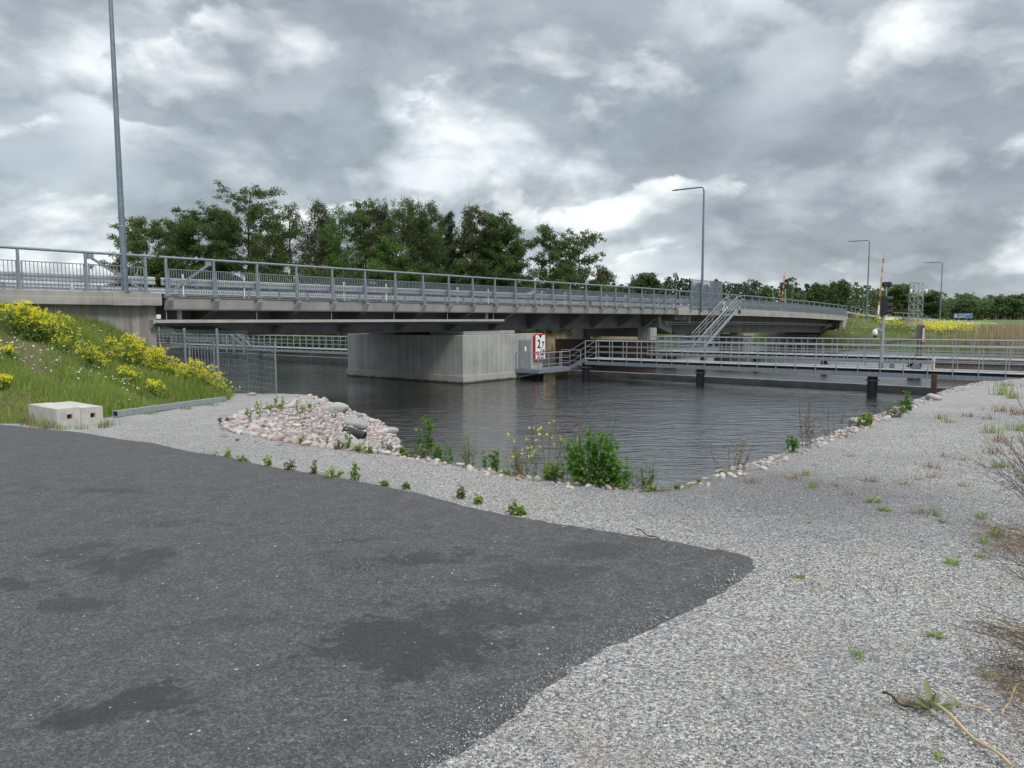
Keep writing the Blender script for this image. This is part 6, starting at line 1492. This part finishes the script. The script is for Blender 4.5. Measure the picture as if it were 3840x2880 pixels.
tree('broadleaf_tree', 'young light green tree at the left of the shorter barrier boom', 2870, 210, 1084, 50, 'birch', 807, 'far_leaf', FGp, .05, 1.1, leaf=.6, clump=1.0)
tree('broadleaf_tree', 'rounded tree standing above the forest beside the lattice mast', 3378, 205, 1079, 70, 'broad', 808, 'far_leaf', FGp, .05, 1.4, leaf=.7, clump=1.1)
tree('broadleaf_tree', 'round light tree left of the farthest lamp post', 3500, 230, 1103, 50, 'broad', 809, 'far_leaf', FGp, .05, 1.3, leaf=.7, clump=1.1)
tree('broadleaf_tree', 'round pale green tree beyond the field behind the blue sign', 3618, 370, 1135, 60, 'broad', 810, 'far_leaf', FGp, .02, 1.6, leaf=1.1, clump=1.7)
tree('broadleaf_tree', 'large round tree at the right picture edge beyond the field', 3808, 365, 1118, 90, 'broad', 811, 'far_leaf', FGp, .02, 1.6, leaf=1.2, clump=1.8)
# ---- far bank growth
def bank(n, u_rng, d_rng, f, seed):
    r = np.random.default_rng(seed); x = r.uniform(*u_rng, n); sh = np.interp(x, SHORE[:, 0], SHORE[:, 1]); y = sh + r.uniform(*d_rng, n); k = f(x, y, r); x, y = x[k], y[k]
    return np.stack([x, y, far_z(x, y) - .02], -1), r
P, r = bank(90000, (-2, 130), (.3, 46), lambda x, y, r: (np.min([np.hypot(x - p.x, y - p.y) for p in RD[1:]], 0) > 4.8) & (dseg(x, y, RDP) > 5.2) & (x > -.1 * y) & (x < .8 * y) & (inside(x, y, np.array([tuple(B(80, -.6, 0)[:2]), tuple(B(80, 10.5, 0)[:2]), tuple(B(100, 10.5, 0)[:2]), tuple(B(100, -.6, 0)[:2])])) == False), 901)
pt = np.sin(P[:, 0] * .35 + 2 * np.sin(P[:, 1] * .21)) + np.sin(P[:, 1] * .5)
sp_ = r.random(len(P)) < .18 + .25 * (pt > .3)
V, Fc = blades(P[~sp_], r.uniform(.18, .5, (~sp_).sum()), .06, .5, r); stuff(npmesh('bank_grass', V, Fc, leafmat('bank_grass', (.16, .235, .045), (.06, .10, .02), .4, .25)), 'green grass on the far bank and road slope', 'grass')
V, Fc = blades(P[sp_], r.uniform(.15, .45, sp_.sum()), .05, .6, r); stuff(npmesh('bank_dry_grass', V, Fc, leafmat('bank_dry_grass', (.23, .19, .075), (.12, .10, .04), .35, .3)), 'brownish dry grass on the far bank and road slope', 'grass')
def reeds(name, label, pts_f, n, h, mat, seed, w=.05):
    P, r = pts_f(n, seed); V, Fc = blades(P, r.uniform(.55, 1.05, len(P)) * h, w, .10, r); return stuff(npmesh(name, V, Fc, M[mat]), label, 'reeds')
reeds('reeds', 'tall pale dry reed bed at the water on the far right', lambda n, s: bank(n, (48, 95), (-2.4, 7), lambda x, y, r: (r.random(len(x)) < np.clip((x - 48) / 5, .15, 1)), s), 15000, 3.1, 'reed', 902, .055)
reeds('green_reeds', 'green reeds in front of the dry reed bed', lambda n, s: bank(n, (46, 95), (-2.8, .5), lambda x, y, r: x > 0, s), 5000, 1.5, 'reed_green', 903)
reeds('reeds', 'pale reeds seen under the steel span', lambda n, s: bank(n, (1, 17), (-1.0, 3.5), lambda x, y, r: x > 0, s), 4200, 2.2, 'reed', 904)
reeds('reeds', 'dry pale grass strip seen under the fixed span', lambda n, s: bank(n, (14, 31), (8, 15), lambda x, y, r: x > 0, s), 5000, 1.5, 'reed', 905)
reeds('green_reeds', 'green bank growth seen under the bridge spans', lambda n, s: bank(n, (-2, 31), (-.6, 6), lambda x, y, r: x > -9, s), 9000, 1.3, 'reed_green', 906, .06)
# yellow flower drifts and white flowers on the far slope
r = np.random.default_rng(907); C = []
for u, v, su, sv, k in [(3230, 1186, 16, 6, 130), (3330, 1200, 14, 10, 260), (3370, 1208, 26, 12, 420), (3310, 1204, 10, 5, 120), (3430, 1222, 14, 8, 140), (3490, 1228, 22, 8, 300), (3530, 1236, 18, 8, 220), (3580, 1232, 22, 6, 220), (3640, 1236, 26, 7, 380), (3560, 1226, 60, 5, 200)]:
    for _ in range(k // 3):
        if r.random() < .35 + .3 * math.sin(u * .13 + v * .3): continue
        q = FG(r.normal(u, su), r.normal(v, sv) + 4, 150)
        if q.y < 149: C.append(np.array(q[:]) + r.normal(0, 1, (9, 3)) * (.42, .42, .22) + (0, 0, r.uniform(.2, .9)))
stuff(npmesh('yellow_flowers', *quads(np.concatenate(C), .13, r, .9, 1.2), M['petal']), 'drifts of yellow flowers along the top of the far road slope', 'flowers')
C = []
for _ in range(150):
    q = FG(r.uniform(3130, 3700), r.normal(1222, 22), 150)
    if q.y < 149: C.append(np.array(q[:]) + (0, 0, .35))
stuff(npmesh('white_flowers', *quads(np.array(C), .13, r, .9, 2), M['daisy']), 'small white flowers dotted over the far grass slope', 'flowers')
# stones at the far waterline
P, r = bank(1500, (10, 52), (-.7, .9), lambda x, y, r: x > 0, 908)
V, Fc = octas(P, r.uniform(.12, .38, len(P)), .6); stuff(npmesh('shore_stones', V, Fc, M['stone']), 'grey stones along the far waterline', 'stones')
